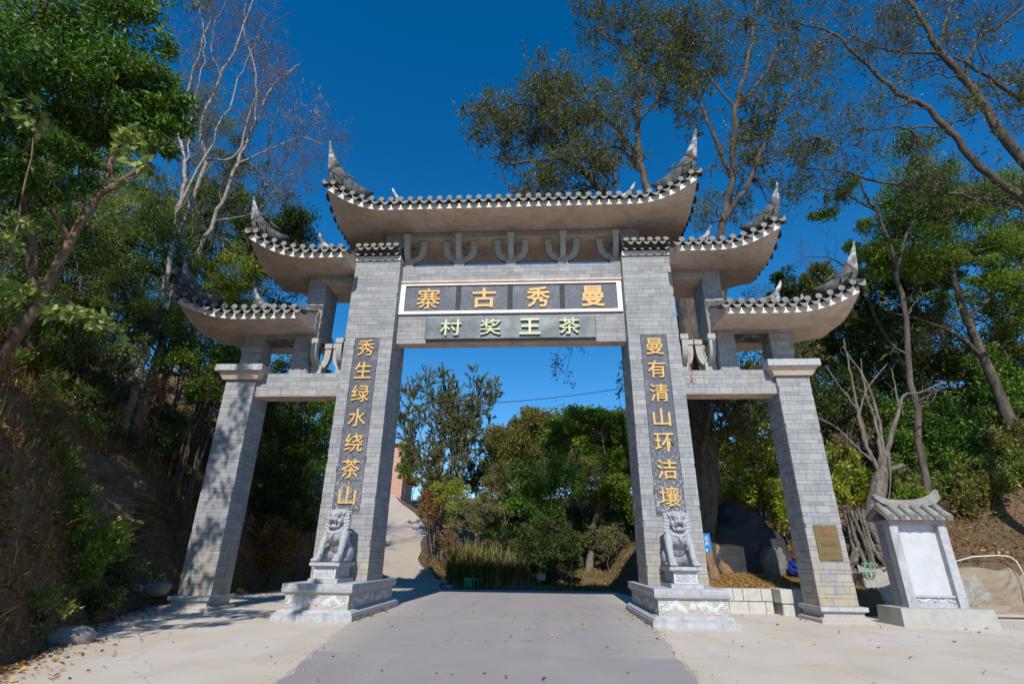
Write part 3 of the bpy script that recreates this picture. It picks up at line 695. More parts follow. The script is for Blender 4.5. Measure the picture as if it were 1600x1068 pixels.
roof('wing_roof', 6.26, 9.95, -1.10, 2.76, 12.02, .85, 2.3, False, True, ridge_h=.95, label='upper wing roof on the right of the gateway')
roof('wing_roof', -12.0, -7.55, -1.30, 2.30, 9.40, .62, 2.2, True, False, ridge_h=.75, label='lowest wing roof on the left of the gateway')
roof('wing_roof', 7.55, 12.0, -1.30, 2.30, 9.34, .70, 2.2, False, True, ridge_h=.75, label='lowest wing roof on the right of the gateway')
for s in (-1, 1):                                # small tiled cap on top of each main pillar
    a, b = sorted((s*4.43, s*6.28))
    cp = empty('pillar_cap', Vector(((a+b)/2, .4, 12.46))-GL, None, None, parent=gate)
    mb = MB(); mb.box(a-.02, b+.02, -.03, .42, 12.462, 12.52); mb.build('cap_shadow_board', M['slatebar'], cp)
    mb = MB(); mb.box(a, b, -.015, .42, 12.522, 12.74); mb.build('fascia', M['fascia'], cp)
    mb = MB(); mb.add([(a, -.2, 13.0), (b, -.2, 13.0), (b, .42, 13.35), (a, .42, 13.35), (a, -.2, 12.9), (b, -.2, 12.9), (b, .42, 12.742), (a, .42, 12.742)],
                      [(0, 1, 2, 3), (7, 6, 5, 4), (0, 4, 5, 1), (1, 5, 6, 2), (3, 2, 6, 7), (0, 3, 7, 4)]); mb.build('tile_bed', M['tile'], cp)
    for k in range(6):
        x = a+(k+.5)*(b-a)/6
        o = bpy.data.objects.new('roof_tile', DT); COL.objects.link(o); o.parent = cp; o.location = Vector((x, -.3, 13.10))-wloc(cp); o.rotation_euler = (-.3, 0, 0)
    for k in range(6 if True else 7):
        x = a+(k+.98)*(b-a)/6
        if k == 5: continue
        o = bpy.data.objects.new('drip_tile', PT); COL.objects.link(o); o.parent = cp; o.location = Vector((x, -.34, 12.97))-wloc(cp); o.scale = (.85, 1, .9)
    for k in range(6):
        x = a+(k+.5)*(b-a)/6
        o = bpy.data.objects.new('drip_tile', PT); COL.objects.link(o); o.parent = cp; o.location = Vector((x, -.14, 12.83))-wloc(cp); o.scale = (.8, 1, .8)

# pedestals ----------------------------------------------------------
def ribbon(pts, wd, y0, th, mbx, axis='y', org=(0, 0)):
    n = len(pts); vs = []
    for k in range(n):
        a = pts[max(k-1, 0)]; b = pts[min(k+1, n-1)]; tx, tz = b[0]-a[0], b[1]-a[1]; l = math.hypot(tx, tz)+1e-9; nx_, nz_ = -tz/l, tx/l
        h = wd[k]/2; p = pts[k]
        for (q, yy) in ((h, 0), (h*.55, -th), (-h*.55, -th), (-h, 0)):
            u, v = p[0]+nx_*q, p[1]+nz_*q
            vs.append((u, y0+yy, v) if axis == 'y' else (y0-yy*axis, u, v))
    fs = [(4*k+q, 4*k+q+1, 4*k+q+5, 4*k+q+4) for k in range(n-1) for q in range(3)]+[(0, 1, 2, 3), (4*n-1, 4*n-2, 4*n-3, 4*n-4)]
    mbx.add(vs, fs, True)
def dragon(u0, u1, z0, z1, y, mbx, axis='y', seed=0):
    r = random.Random(seed); W_ = u1-u0; Hh = z1-z0; cz = (z0+z1)/2
    for sd in (-1, 1):
        c = (u0+u1)/2; n = 26; pts = []; wd = []
        for k in range(n):
            t = k/(n-1); u = c+sd*(.10+.38*t)*W_; pts.append((u, cz+Hh*.20*math.sin(t*8.5+sd+seed))); wd.append(Hh*(.40*(1-t)**.6+.12)*(1+.25*math.sin(t*31)))
        ribbon(pts, wd, y, .02, mbx, axis)
        for q in range(7):
            t = .08+.14*q; u = c+sd*(.10+.38*t)*W_; z = cz+Hh*.30*math.sin(t*9.5+sd+seed); a0 = r.uniform(0, 6)
            pts = [(u+sd*.03+Hh*.34*s_*math.cos(a0+s_*4.0), z+Hh*.34*s_*math.sin(a0+s_*4.0)) for s_ in np.linspace(.2, 1.25, 9)]
            pts = [(p[0], min(max(p[1], z0+.03), z1-.03)) for p in pts]
            ribbon(pts, list(np.linspace(Hh*.20, Hh*.07, 9)), y, .016, mbx, axis)
    n = 14; c = (u0+u1)/2; vs = []
    for rr, th in ((.24, 0), (.2, .025), (0.02, .035)):
        for k in range(n):
            a = 2*math.pi*k/n; u, v = c+Hh*rr*1.2*math.cos(a), cz+Hh*rr*1.3*math.sin(a); vs.append((u, y-th, v) if axis == 'y' else (y+th*axis, u, v))
    mbx.add(vs, [(i*n+k, i*n+(k+1) % n, (i+1)*n+(k+1) % n, (i+1)*n+k) for i in range(2) for k in range(n)], True)
def moulded(mb, x0, x1, y0, y1, prof):
    for (z0, e0, z1, e1) in prof: mb.frus((x0-e0, x1+e0, y0-e0, y1+e0), z0, (x0-e1, x1+e1, y0-e1, y1+e1), z1)
for s in (-1, 1):
    x0, x1 = sorted((s*4.22, s*6.25)); y0, y1 = -1.84, 2.9
    d = .09; mb = MB(); mb.box(x0+d, x1-d, y0+d, y1-d, .10, .52); pd = mb.build('pedestal', M['die'], gate)
    mb = MB(); moulded(mb, x0, x1, y0, y1, [(.505, -.05, .55, 0), (.552, -.0, .62, .02), (.622, .005, .765, .005)]); mb.build('pedestal_cap', M['stone'], pd)
    mb = MB(); moulded(mb, x0, x1, y0, y1, [(-.2, .13, -.02, .13), (-.018, .10, .03, .10), (.032, .08, .10, -.02)]); mb.build('plinth', M['stone'], pd)
    mb = MB(); dragon(x0+d+.06, x1-d-.06, .13, .49, y0+d-.001, mb, 'y', 3 if s < 0 else 5)
    inner = x1-d if s < 0 else x0+d
    dragon(y0+.3, y1-.5, .14, .48, inner+.001*(1 if s < 0 else -1), mb, 1 if s < 0 else -1, 8)
    mb.build('relief_carving', M['relief'], pd)
    # fine key-fret on the cap front
    mb = MB(); x = x0+.06
    while x < x1-.1:
        w_ = .075; mb.box(x, x+w_, y0-.013, y0-.004, .70, .712); mb.box(x, x+.012, y0-.013, y0-.004, .645, .70); mb.box(x+.03, x+w_, y0-.013, y0-.004, .645, .657); x += .10
    mb.build('fret_band', M['stone'], pd)
    x0, x1 = sorted((s*9.39, s*10.76)); y0, y1 = -.08, 1.42
    mb = MB(); mb.box(x0+.1, x1-.1, y0+.1, y1-.1, -.05, .125); pd = mb.build('pedestal', M['die'], gate)
    mb = MB(); moulded(mb, x0, x1, y0, y1, [(.10, -.09, .145, -.01), (.147, 0, .26, 0)]); mb.build('pedestal_cap', M['stone'], pd)
    mb = MB(); moulded(mb, x0, x1, y0, y1, [(-.2, .05, -.08, .05), (-.078, .03, -.02, -.05)]); mb.build('plinth', M['die'], pd)

# bricks: the 300 that show largest are single parts, the rest one joined mesh
def proj_area(b):
    p = np.array(b[:3])-CAM; z = p@_F; u = 800+FPX*(p@_R)/z; v = 534-FPX*(p@_U)/z
    if not (-20 < u < 1620 and -20 < v < 1090): return 0
    dx, dy, dz = b[3:6]; front = dx*dz*abs(p[1])/np.linalg.norm(p) if dy < .06 and dx > dy else dy*dz*abs(p[0])/np.linalg.norm(p)
    if dx < .06:   # side face: visible only if it looks towards the camera
        if (b[0] > 0) != (p[0] > 0) : pass
    return front*FPX*FPX/z/z
vis = []
for b in BRK:
    dx, dy = b[3], b[4]
    ok = True
    if dx > dy: ok = (b[1] < 1.0)                      # front faces only
    else:
        c = wloc(b[6]) ; cx = sum(v.co.x for v in b[6].data.vertices)/8
        ok = (b[0] > cx) == (CAM[0] > cx)
    vis.append(proj_area(b) if ok else 0)
order = sorted(range(len(BRK)), key=lambda k: -vis[k]); single = set(order[:296])
bm_ = MB(); bm_.box(-.5, .5, -.5, .5, -.5, .5); BME = bm_.mesh('brick', M['brick'])
cub = np.array([(x, y, z) for z in (-.5, .5) for x, y in ((-.5, -.5), (.5, -.5), (.5, .5), (-.5, .5))]); cf = np.array([(0, 3, 2, 1), (4, 5, 6, 7), (0, 1, 5, 4), (1, 2, 6, 5), (2, 3, 7, 6), (3, 0, 4, 7)])
rest = []
for k, b in enumerate(BRK):
    if k in single:
        o = bpy.data.objects.new('brick', BME); COL.objects.link(o); o.parent = b[6]; o.location = Vector(b[:3])-wloc(b[6]); o.scale = b[3:6]
    else: rest.append(b[:6])
R_ = np.array(rest); V = cub[None]*R_[:, None, 3:6]+R_[:, None, :3]; Fq = cf[None]+8*np.arange(len(R_))[:, None, None]
o = link('brickwork', np_mesh('brickwork', V.reshape(-1, 3), Fq.reshape(-1, 4), M['brickj'], False, np.repeat(rng.random(len(R_)), 6)), gate); o['kind'] = 'stuff'
print('bricks', len(BRK))

# hanging signs on the gateway ----------------------------------------
sg = empty('metal_sign_board', (0, .40, 9.6), 'grey sheet metal sign board with four pale raised characters hung below the name board', 'sign')
mb = MB(); mb.box(-3.25, 3.28, .28, .43, 9.17, 10.07); link('panel', bevel_mesh(mb.mesh('panel', M['signmetal']), .02), sg).location = -wloc(sg)
for ch, x in zip('村奖王茶', (-2.25, -.72, .78, 2.28)):
    glyph(ch, x, 9.63, .23, .80, .66, .09, M['cream'], sg, .004 if ch != '王' else .014)
pq = empty('brass_plaque', (10.1, .14, 2.05), 'brass plaque with small red emblem screwed to the right outer pillar', 'plaque')
mb = MB(); mb.box(9.74, 10.44, .10, .142, 1.55, 2.57); mb.build('plate', M['brass'], pq)
mb = MB(); e = [(10.09+.15*math.cos(a)*(1 if k % 2 else .62), 2.37+.045*math.sin(a)*(1 if k % 2 else .7)) for k, a in enumerate(np.linspace(0, 2*math.pi, 24, False))]
mb.add([(x, .097, z) for x, z in e]+[(x, .101, z) for x, z in e], [tuple(range(24))]); mb.tube([(10.09, .095, 2.36), (10.09, .099, 2.36)], [.05, .05], 12, 1)
mb.build('emblem', M['red'], pq)
mb = MB()
for (a, b, z) in ((9.93, 10.24, 2.285), (9.93, 10.25, 2.225), (10.0, 10.20, 2.10), (9.86, 10.34, 2.03), (9.86, 10.34, 2.0), (9.86, 10.34, 1.97), (9.86, 10.34, 1.94), (9.86, 10.03, 1.91), (9.9, 10.05, 1.76), (10.15, 10.36, 1.78), (9.88, 10.1, 1.70), (10.1, 10.36, 1.72)):
    x = a
    while x < b: w_ = random.uniform(.012, .03); mb.box(x, min(x+w_, b), .0975, .1, z-.007, z+.007); x += w_+.008
mb.build('print_lines', M['darkprint'], pq)['kind'] = 'stuff'

# ------------------------------------------------------------------ carved lions
def lion_body():
    parts = []
    def ell(c, r, rot=(0, 0, 0), seg=20):
        bm = bmesh.new(); bmesh.ops.create_uvsphere(bm, u_segments=seg, v_segments=seg//2, radius=1)
        mt = Matrix.Translation(c) @ Matrix.Rotation(rot[0], 4, 'X') @ Matrix.Rotation(rot[1], 4, 'Y') @ Matrix.Rotation(rot[2], 4, 'Z') @ Matrix.Diagonal((*r, 1))
        bmesh.ops.transform(bm, matrix=mt, verts=bm.verts); me = bpy.data.meshes.new('t'); bm.to_mesh(me); bm.free(); parts.append(me)
    def tb(pts, rad, n=12):
        mb = MB(); mb.tube(pts, rad, n); parts.append(mb.mesh('t', None))
        for p, r in ((pts[0], rad[0]), (pts[-1], rad[-1])): ell(p, (r, r, r), seg=12)
    def bx(c, r):
        mb = MB(); mb.box(c[0]-r[0], c[0]+r[0], c[1]-r[1], c[1]+r[1], c[2]-r[2], c[2]+r[2]); parts.append(mb.mesh('t', None))
    ell((0, .38, .34), (.40, .36, .36)); ell((0, .16, .62), (.35, .32, .42), (.25, 0, 0)); ell((0, -.12, .80), (.37, .27, .27)); ell((0, -.02, 1.0), (.33, .28, .2))
    for s in (-1, 1):
        ell((s*.31, -.10, .76), (.16, .19, .2))
        tb([(s*.33, -.16, .74), (s*.36, -.28, .5), (s*.355, -.36, .26), (s*.37, -.42, .12)], [.135, .115, .10, .10])
        ell((s*.37, -.50, .085), (.13, .17, .085))
        for k in range(4): ell((s*.37-.095+k*.063, -.63, .06), (.035, .06, .05), seg=10)
        for k in range(3): ell((s*.36+(-.07+k*.07), -.47, .21), (.03, .04, .05), seg=8)
        ell((s*.34, .26, .24), (.16, .34, .25), (0, 0, s*.15)); ell((s*.37, -.06, .07), (.10, .2, .07))
        # eyes, brows, cheeks, ears
        ell((s*.115, -.40, 1.34), (.055, .05, .045), seg=12); tb([(s*.04, -.44, 1.36), (s*.11, -.45, 1.41), (s*.21, -.38, 1.40)], [.025, .035, .02], 8)
        ell((s*.17, -.30, 1.20), (.10, .12, .10)); tb([(s*.20, -.18, 1.42), (s*.27, -.14, 1.52), (s*.30, -.1, 1.56)], [.06, .05, .02], 8)
        # jaw corners and teeth
        tb([(s*.17, -.32, 1.24), (s*.19, -.33, 1.12), (s*.16, -.36, 1.03)], [.035, .035, .035], 8)
        tb([(s*.115, -.49, 1.17), (s*.115, -.48, 1.09)], [.02, .008], 6); tb([(s*.10, -.45, 1.03), (s*.10, -.45, 1.10)], [.018, .008], 6)
        # mane: stacked swept locks on each side
        for k, z in enumerate((.98, 1.08, 1.18, 1.28, 1.38, 1.47)):
            r = .11+.02*math.sin(k*.9+.6); tb([(s*.20, -.10, z), (s*.32, -.10, z-.01), (s*(.30+r), -.13, z+.015)], [.055, .056, .040], 10)
            tb([(s*.18, .06, z+.02), (s*.32, .06, z+.02), (s*.37, .03, z+.03)], [.06, .055, .04], 8)
        for j in range(4):
            for k in range(4): ell((s*(.04+k*.07), -.20+j*.12, 1.53-.02*k*k*.5+.02*(j % 2)), (.045, .05, .04), seg=8)
    ell((0, -.10, 1.27), (.25, .26, .26)); ell((0, -.26, 1.42), (.2, .16, .12))
    ell((0, -.40, 1.24), (.17, .13, .06)); ell((0, -.49, 1.27), (.075, .05, .05)); ell((0, -.44, 1.34), (.05, .06, .06))
    ell((0, -.38, 1.02), (.155, .13, .035)); ell((0, -.30, 1.08), (.10, .14, .035)); ell((0, -.22, 1.0), (.15, .12, .07))
    tb([(a*.30*1.0, -.10-.30*math.sqrt(max(0, 1-a*a))*1.0, .90-.06*(1-a*a)) for a in np.linspace(-1, 1, 11)], [.032]*11, 8)
    ell((0, -.42, .78), (.065, .06, .075)); tb([(0, -.46, .72), (0, -.47, .69)], [.03, .02], 6)
    tb([(0, .68, .2), (.1, .74, .45), (0, .70, .7), (-.06, .6, .85)], [.08, .09, .09, .05], 10)
    ell((.37, -.55, .13), (.13, .13, .12))      # ball under the paw
    bm = bmesh.new()
    for p in parts: bm.from_mesh(p); bpy.data.meshes.remove(p)
    me = bpy.data.meshes.new('lion_src'); bm.to_mesh(me); bm.free()
    o = bpy.data.objects.new('lion_src', me); COL.objects.link(o)
    r = o.modifiers.new('r', 'REMESH'); r.mode = 'VOXEL'; r.voxel_size = .013; r.use_smooth_shade = True
    sm = o.modifiers.new('s', 'SMOOTH'); sm.iterations = 2; sm.factor = .5
    bpy.context.view_layer.update(); dg = bpy.context.evaluated_depsgraph_get()
    out = bpy.data.meshes.new_from_object(o.evaluated_get(dg)); bpy.data.objects.remove(o)
    out.materials.clear(); out.materials.append(M['lion']); out.name = 'lion_figure'
    for p in out.polygons: p.use_smooth = True
    return out
LB_ = lion_body(); LB2 = LB_.copy(); LB2.transform(Matrix.Diagonal((-1, 1, 1, 1))); LB2.flip_normals()
def lion(x, me, label, turn):
    e = empty('stone_lion', (x, -.82, .765), label, 'stone lion', 'stone lions guarding the main pillars')
    mb = MB(); mb.frus((x-.44, x+.44, -1.48, -.12), .766, (x-.44, x+.44, -1.48, -.12), .88); mb.build('base_slab', M['stone'], e)
    mb = MB(); mb.box(x-.33, x+.33, -1.38, -.22, .88, 1.20); bs = mb.build('base_block', M['stone'], e)
    mb = MB(); r = random.Random(x)
    mb.box(x-.33, x+.33, -1.39, -1.382, .885, .92); mb.box(x-.33, x+.33, -1.39, -1.382, 1.16, 1.195); mb.box(x-.33, x-.28, -1.39, -1.382, .922, 1.158); mb.box(x+.28, x+.33, -1.39, -1.382, .922, 1.158)
    for k in range(7):
        cx = x-.24+k*.08; a0 = r.uniform(0, 6); pts = [(cx+.07*s_*math.cos(a0+3*s_), 1.04+.09*s_*math.sin(a0+3*s_)) for s_ in np.linspace(.1, 1, 7)]
        ribbon(pts, [.032]*7, -1.38, .016, mb)
    mb.build('base_carving', M['relief'], bs)['kind'] = 'stuff'
    mb = MB(); mb.frus((x-.38, x+.38, -1.43, -.16), 1.20, (x-.45, x+.45, -1.51, -.10), 1.235); mb.box(x-.45, x+.45, -1.51, -.10, 1.2351, 1.32); mb.build('top_slab', M['stone'], e)
    o = bpy.data.objects.new('lion_figure', me); COL.objects.link(o); o.parent = e; o.location = (.03 if x < 0 else 0, .0, .553); o.rotation_euler = (0, 0, turn); o.scale = (.90, .97, .99)
lion(-5.25, LB_, 'stone lion by the left main pillar, its head turned a little away from the road', -.10)
lion(5.22, LB2, 'stone lion by the right main pillar, facing straight out beside the gnarled trunk', .04)

# ------------------------------------------------------------------ tiled screen tablet on the right (stele)
st = empty('stone_stele', (12.6, .4, -.17), 'blank white stone stele in a tiled brick frame right of the outer pillar', 'stele')
bw = bevel_mesh
mb = MB(); mb.frus((11.34, 13.95, -.62, .60), -.18, (11.37, 13.92, -.59, .57), .30); o = mb.build('base', M['bracket'], st)
X0, X1 = 11.80, 13.47
for a, b in ((X0, X0+.24), (X1-.24, X1)):
    mb = MB(); mb.box(a, b, -.30, .0, .30, 2.60); mb.build('jamb', M['stone'], st)
mb = MB(); mb.box(X0, X1, -.305, .38, 2.602, 2.66); mb.build('lintel', M['stone'], st)
slabm = plain('white_marble_slab', (.52, .53, .55), (.42, .43, .45), 3, amt=.6, bs=.15, rough=.5)
mb = MB(); mb.box(X0+.24, X1-.24, -.10, .0, .62, 2.60); mb.build('slab', slabm, st)
mb = MB(); mb.box(X0+.24, X1-.24, -.2, -.02, .30, .40); mb.box(X0+.24, X1-.24, -.17, -.02, .402, .56); mb.box(X0+.24, X1-.24, -.22, -.02, .562, .62); sk = mb.build('skirting', M['stone'], st)
mb = MB(); dragon(X0+.27, X1-.27, .41, .55, -.171, mb, 'y', 2); mb.build('relief_carving', M['relief'], sk)
mb = MB(); mb.box(X0+.012, X1-.012, .002, .38, .30, 2.60); cw = mb.build('brick_body', M['mortar'], st)
SB = []
for sd, xx in ((-1, X0+.012),):
    z = .31; k = 0
    while z < 2.6:
        h = .085; off = (k % 2)*.12; y = .0-off
        while y < .38:
            a, b = max(y, .003), min(y+.24, .38); y += .24
            if b-a > .03: SB.append((xx, (a+b)/2, z+h/2, .02, b-a-.008, h-.008))
        z += h; k += 1
for q in SB:
    o = bpy.data.objects.new('brick', BME); COL.objects.link(o); o.parent = cw; o.location = Vector(q[:3])-wloc(cw); o.scale = q[3:]
mb = MB(); mb.box(X0-.04, X1+.04, -.36, .44, 2.662, 2.70); mb.build('eave_board', M['bracket'], st)
rtm = plain('mossy_roof_tile', (.20, .195, .185), (.36, .345, .32), 5, amt=.8, bs=.7, bsc=35); srf = empty('tiled_roof', Vector((12.57, .04, 2.74))-Vector(st.location), None, None, parent=st)
for sd in (-1, 1):
    mb = MB(); yv = .04
    mb.add([(X0-.14, yv, 3.14), (X1+.14, yv, 3.14), (X1+.14, yv+sd*.54, 2.76), (X0-.14, yv+sd*.54, 2.76), (X0-.14, yv, 3.08), (X1+.14, yv, 3.08), (X1+.14, yv+sd*.54, 2.70), (X0-.14, yv+sd*.54, 2.70)],
                      [(0, 1, 2, 3), (4, 5, 6, 7), (3, 2, 6, 7), (0, 3, 7, 4), (1, 2, 6, 5)]); mb.build('roof_slope', rtm, srf)
    for k in range(6):
        x = X0-.02+k*(X1-X0+.04)/5
        mb = MB(); P_ = [(x, yv+sd*.02, 3.17), (x, yv+sd*.28, 2.97), (x, yv+sd*.60, 2.77)]; mb.tube(P_, [.10, .10, .10], 12); mb.build('roof_tile', rtm, srf)
mb = MB(); rp = [(X0-.08, .04, 3.42), (X0+.08, .04, 3.33), (X0+.28, .04, 3.25), (12.2, .04, 3.20), (12.57, .04, 3.19), (12.95, .04, 3.20), (X1-.25, .04, 3.24), (X1+.05, .04, 3.34), (X1+.24, .04, 3.50)]
vs = []
for (x, y, z), h in zip(rp, (.05, .08, .10, .10, .10, .10, .11, .13, .14)): vs += [(x, y-.10, z-h), (x, y+.10, z-h), (x, y+.10, z+h), (x, y-.10, z+h)]
n = len(rp); mb.add(vs, [(4*k+q, 4*k+(q+1) % 4, 4*k+4+(q+1) % 4, 4*k+4+q) for k in range(n-1) for q in range(4)]+[(3, 2, 1, 0), (4*n-4, 4*n-3, 4*n-2, 4*n-1)])
rd = mb.build('ridge', rtm, srf)
mb = MB(); mb.tube([(p[0], p[1], p[2]+h) for p, h in zip(rp, (.05, .08, .10, .10, .10, .10, .11, .13, .14))], [.05]*n, 8); mb.build('ridge_roll', rtm, rd)

# ------------------------------------------------------------------ low block wall, retaining wall, boulder and small things
wl = empty('low_block_wall', (8, 2.7, -.2), 'low wall of pale stone blocks holding the dry grass knoll', 'wall')
blk = plain('pale_stone_block', (.50, .49, .46), (.36, .345, .31), 5, amt=.8, bs=.5, bsc=30)
def block(x0, x1, y0, y1, z0, z1):
    mb = MB(); mb.box(x0+.008, x1-.008, y0+random.uniform(0, .012), y1, z0+.006, z1-.006); me = bevel_mesh(mb.mesh('stone_block', blk), .012); link('stone_block', me, wl)
x = 6.45
for k in range(6):
    w_ = (.62, .70, .34, .62, .6, .3)[k]
    if x < 9.05: block(x, min(x+w_, 9.1), 2.62, 3.05, .20, .60)
    x += w_
x = 6.45
for w_ in (.55, .60, .66, .58, .26): block(x, min(x+w_, 9.1), 2.66, 3.05, -.2, .20); x += w_
block(9.12, 9.62, 2.0, 3.05, .18, .62); block(9.62, 10.2, 2.02, 3.05, .18, .62); block(10.2, 10.9, 2.0, 3.05, .18, .60)
block(9.16, 9.75, 2.04, 3.05, -.2, .18); block(9.75, 10.5, 2.04, 3.05, -.2, .18)
mb = MB(); mb.box(6.45, 9.09, 2.69, 3.04, -.2, .585); mb.box(9.13, 10.88, 2.06, 3.04, -.2, .585); mb.build('mortar_core', M['mortar'], wl)
# retaining wall: plastered concrete with broken patches of ochre stone
def retm(t, b, o):
    n = noise(t, .55, 5, .6); e = noise(t, 5, 5, .7)
    x = N(t, 'ShaderNodeSeparateXYZ'); lk(t, pos(t), x.inputs[0]); mr = N(t, 'ShaderNodeMapRange'); mr.inputs[1].default_value = 14.5; mr.inputs[2].default_value = 17; lk(t, x.outputs[0], mr.inputs[0])
    ad = N(t, 'ShaderNodeMath', operation='MULTIPLY'); lk(t, mr.outputs[0], ad.inputs[0]); lk(t, ramp(t, n, [(.44, 0), (.46, 1)]), ad.inputs[1])
    c = mix(t, ramp(t, e, [(.35, 0), (.65, 1)]), (.36, .35, .31), (.24, .235, .21))
    r2 = mix(t, ramp(t, e, [(.4, 0), (.6, 1)]), (.30, .225, .14), (.24, .215, .18))
    c = mix(t, ad.outputs[0], c, r2); c = mix(t, ramp(t, noise(t, 2.5, 5, .7, sx=(1, 1, .25)), [(.55, 0), (.7, .5)]), c, (.14, .13, .10))
    lk(t, c, b.inputs['Base Color']); bump(t, b, n, .9, .25)
RW = mat('broken_plaster_wall', retm)
xs_ = np.arange(12.95, 30, .25); zs_ = np.linspace(-.3, 1.5, 9)
V = []
for x in xs_:
    top = 1.38+.10*math.sin(x*1.7)+.06*math.sin(x*4.1)
    for z in zs_:
        zz = -.3+(z+.3)/1.8*(top+.3); nn = float(fbm(np.array([x*.9, zz*.9, 3.]), 4)); V.append((x, 3.95+.55*nn*min(1, max(.08, (x-14.6)/1.2))+(zz*.10), zz))
    V += [(x, 4.5, top+.02)]
V = np.array(V); k = len(zs_)+1; i = np.arange(len(V)).reshape(-1, k)
o = link('retaining_wall', np_mesh('retaining_wall', V, np.stack([i[:-1, :-1], i[1:, :-1], i[1:, 1:], i[:-1, 1:]], -1).reshape(-1, 4), RW))
tag(o, 'cracked concrete retaining wall with bare ochre stone below the leafy bank', 'wall')
mb = MB(); mb.frus((12.6, 13.7, 3.2, 4.6), -.2, (12.7, 13.6, 3.35, 4.6), 1.15); bevel_mesh; o = link('concrete_block', bevel_mesh(mb.mesh('concrete_block', RW), .04)); tag(o, 'squat brownish concrete block between the root tree and the stele', 'block')

def rockmesh(name, c, r, m_, seed=0, amp=.35, sub=4, freq=1.3, flat=0):
    bm = bmesh.new(); bmesh.ops.create_icosphere(bm, subdivisions=sub, radius=1); co = np.array([v.co[:] for v in bm.verts])
    n = fbm(co*freq+seed*7.7, 5)[:, None]; co = co*(1+amp*n); co = np.sign(co)*np.abs(co)**.8
    co = co*np.array(r)+np.array(c)
    for v, p in zip(bm.verts, co): v.co = p
    me = bpy.data.meshes.new(name); bm.to_mesh(me); bm.free(); me.materials.append(m_)
    for p in me.polygons: p.use_smooth = True
    return me
tag(link('boulder', rockmesh('boulder', (9.95, 7.3, 1.5), (1.75, 1.3, 1.95), M['boulder'], 3, .55, 5, 1.6)), 'big black boulder in shade behind the right side beam', 'boulder')
tag(link('boulder', rockmesh('boulder', (10.75, 6.2, 1.15), (.5, .45, .95), plain('dark_grey_rock', (.13, .12, .11), (.22, .20, .18), 3, bs=1, bsc=6, dist=.05), 5, .5, 5, 1.8)), 'upright grey rock at the right edge of the black boulder', 'boulder')
for (u, v, y, r, lb) in ((235, 943, 2.2, .42, 'pale rounded rock on the verge left of the left outer pillar'), (203, 950, 1.2, .2, 'small dark stone on the verge at the foot of the left bank'), (105, 1012, -6.2, .35, 'flat grey stone lying in leaf litter at lower left'),
                     (667, 868, 19, .32, 'pale stone on the path edge above the green bin'), (682, 900, 16, .22, 'grey stone where the path meets the road'), (700, 905, 15.6, .28, 'broken concrete lump beside the green bin'), (690, 893, 17.2, .3, 'light rock half buried below the reeds')):
    p = at(u, v, y); z = Hs(p[0], p[1]); tag(link('rock', rockmesh('rock', (p[0], p[1], z+r*.3), (r*1.3, r, r*.6), M['stonegrey'], u, .4, 3)), lb, 'rock')
# blue tarpaulin bundle
blue = plain('blue_tarpaulin', (.01, .03, .22), (.02, .06, .35), 5, rough=.4, bs=1, bsc=8, dist=.04)
p = at(1246, 885, 5.6); tag(link('tarpaulin_bundle', rockmesh('tarpaulin_bundle', (p[0]+.3, 5.6, p[2]-.05), (.62, .4, .3), blue, 9, .7, 4, 2.2)), 'crumpled blue tarpaulin bundle beside the dark boulder and outer pillar', 'tarpaulin')
# trunk sign
s_ = empty('trunk_sign', (7.8, 4.9, 2.1), 'small blue enamel sign with white characters nailed to the big tree trunk', 'sign')
bl = plain('blue_enamel', (.02, .20, .50), (.02, .17, .42), 3, rough=.35); wh = plain('white_letter', (.8, .8, .8))
SX, SY, SZ = 7.62, 4.78, 2.12
mb = MB(); mb.box(SX-.25, SX+.25, SY, SY+.02, SZ-.36, SZ+.36); mb.build('plate', bl, s_)
mb = MB(); mb.box(SX-.02, SX+.02, SY+.02, SY+.6, SZ-.02, SZ+.02); mb.build('mount', M['slatebar'], s_)
for ch, x, z in (('禁', -.11, .20), ('止', .10, .20), ('烟', -.11, 0), ('火', .10, 0)): glyph(ch, SX+x, SZ+z, SY-.008, .17, .17, .01, wh, s_, .01)
for x in (-.15, .06): mb = MB(); mb.box(SX+x-.03, SX+x+.03, SY-.006, SY-.001, SZ-.30, SZ-.22); mb.build('small_print', wh, s_)
# wheelie bin
gb = plain('green_plastic', (.01, .34, .16), (.01, .27, .12), 4, rough=.4)
bn = empty('waste_bin', (-3.3, 16.8, -.75), 'bright green plastic waste bin at the far edge of the road', 'bin')
_b = at(733, 902, 17.3); X, Y_, Z_ = _b[0], 17.3, _b[2]-.8
mb = MB(); mb.frus((X-.21, X+.21, Y_-.2, Y_+.2), Z_+.08, (X-.27, X+.27, Y_-.27, Y_+.27), Z_+.78); mb.build('body', gb, bn)
mb = MB(); mb.box(X-.30, X+.30, Y_-.30, Y_-.25, Z_+.74, Z_+.80); mb.box(X-.30, X+.30, Y_+.25, Y_+.3, Z_+.74, Z_+.80); mb.box(X-.3, X-.25, Y_-.25, Y_+.25, Z_+.74, Z_+.8); mb.box(X+.25, X+.3, Y_-.25, Y_+.25, Z_+.74, Z_+.8); mb.build('rim', gb, bn)
mb = MB(); mb.box(X+.32, X+.62, Y_-.25, Y_+.28, Z_+.70, Z_+.76); mb.box(X+.57, X+.62, Y_-.25, Y_-.2, Z_+.02, Z_+.72); mb.box(X+.34, X+.38, Y_-.25, Y_-.2, Z_+.02, Z_+.72); mb.build('lid', gb, bn)
for sx in (-1, 1): mb = MB(); mb.tube([(X+sx*.2-.03, Y_+.2, Z_+.1), (X+sx*.2+.03, Y_+.2, Z_+.1)], [.1, .1], 14); mb.build('wheel', M['slatebar'], bn)
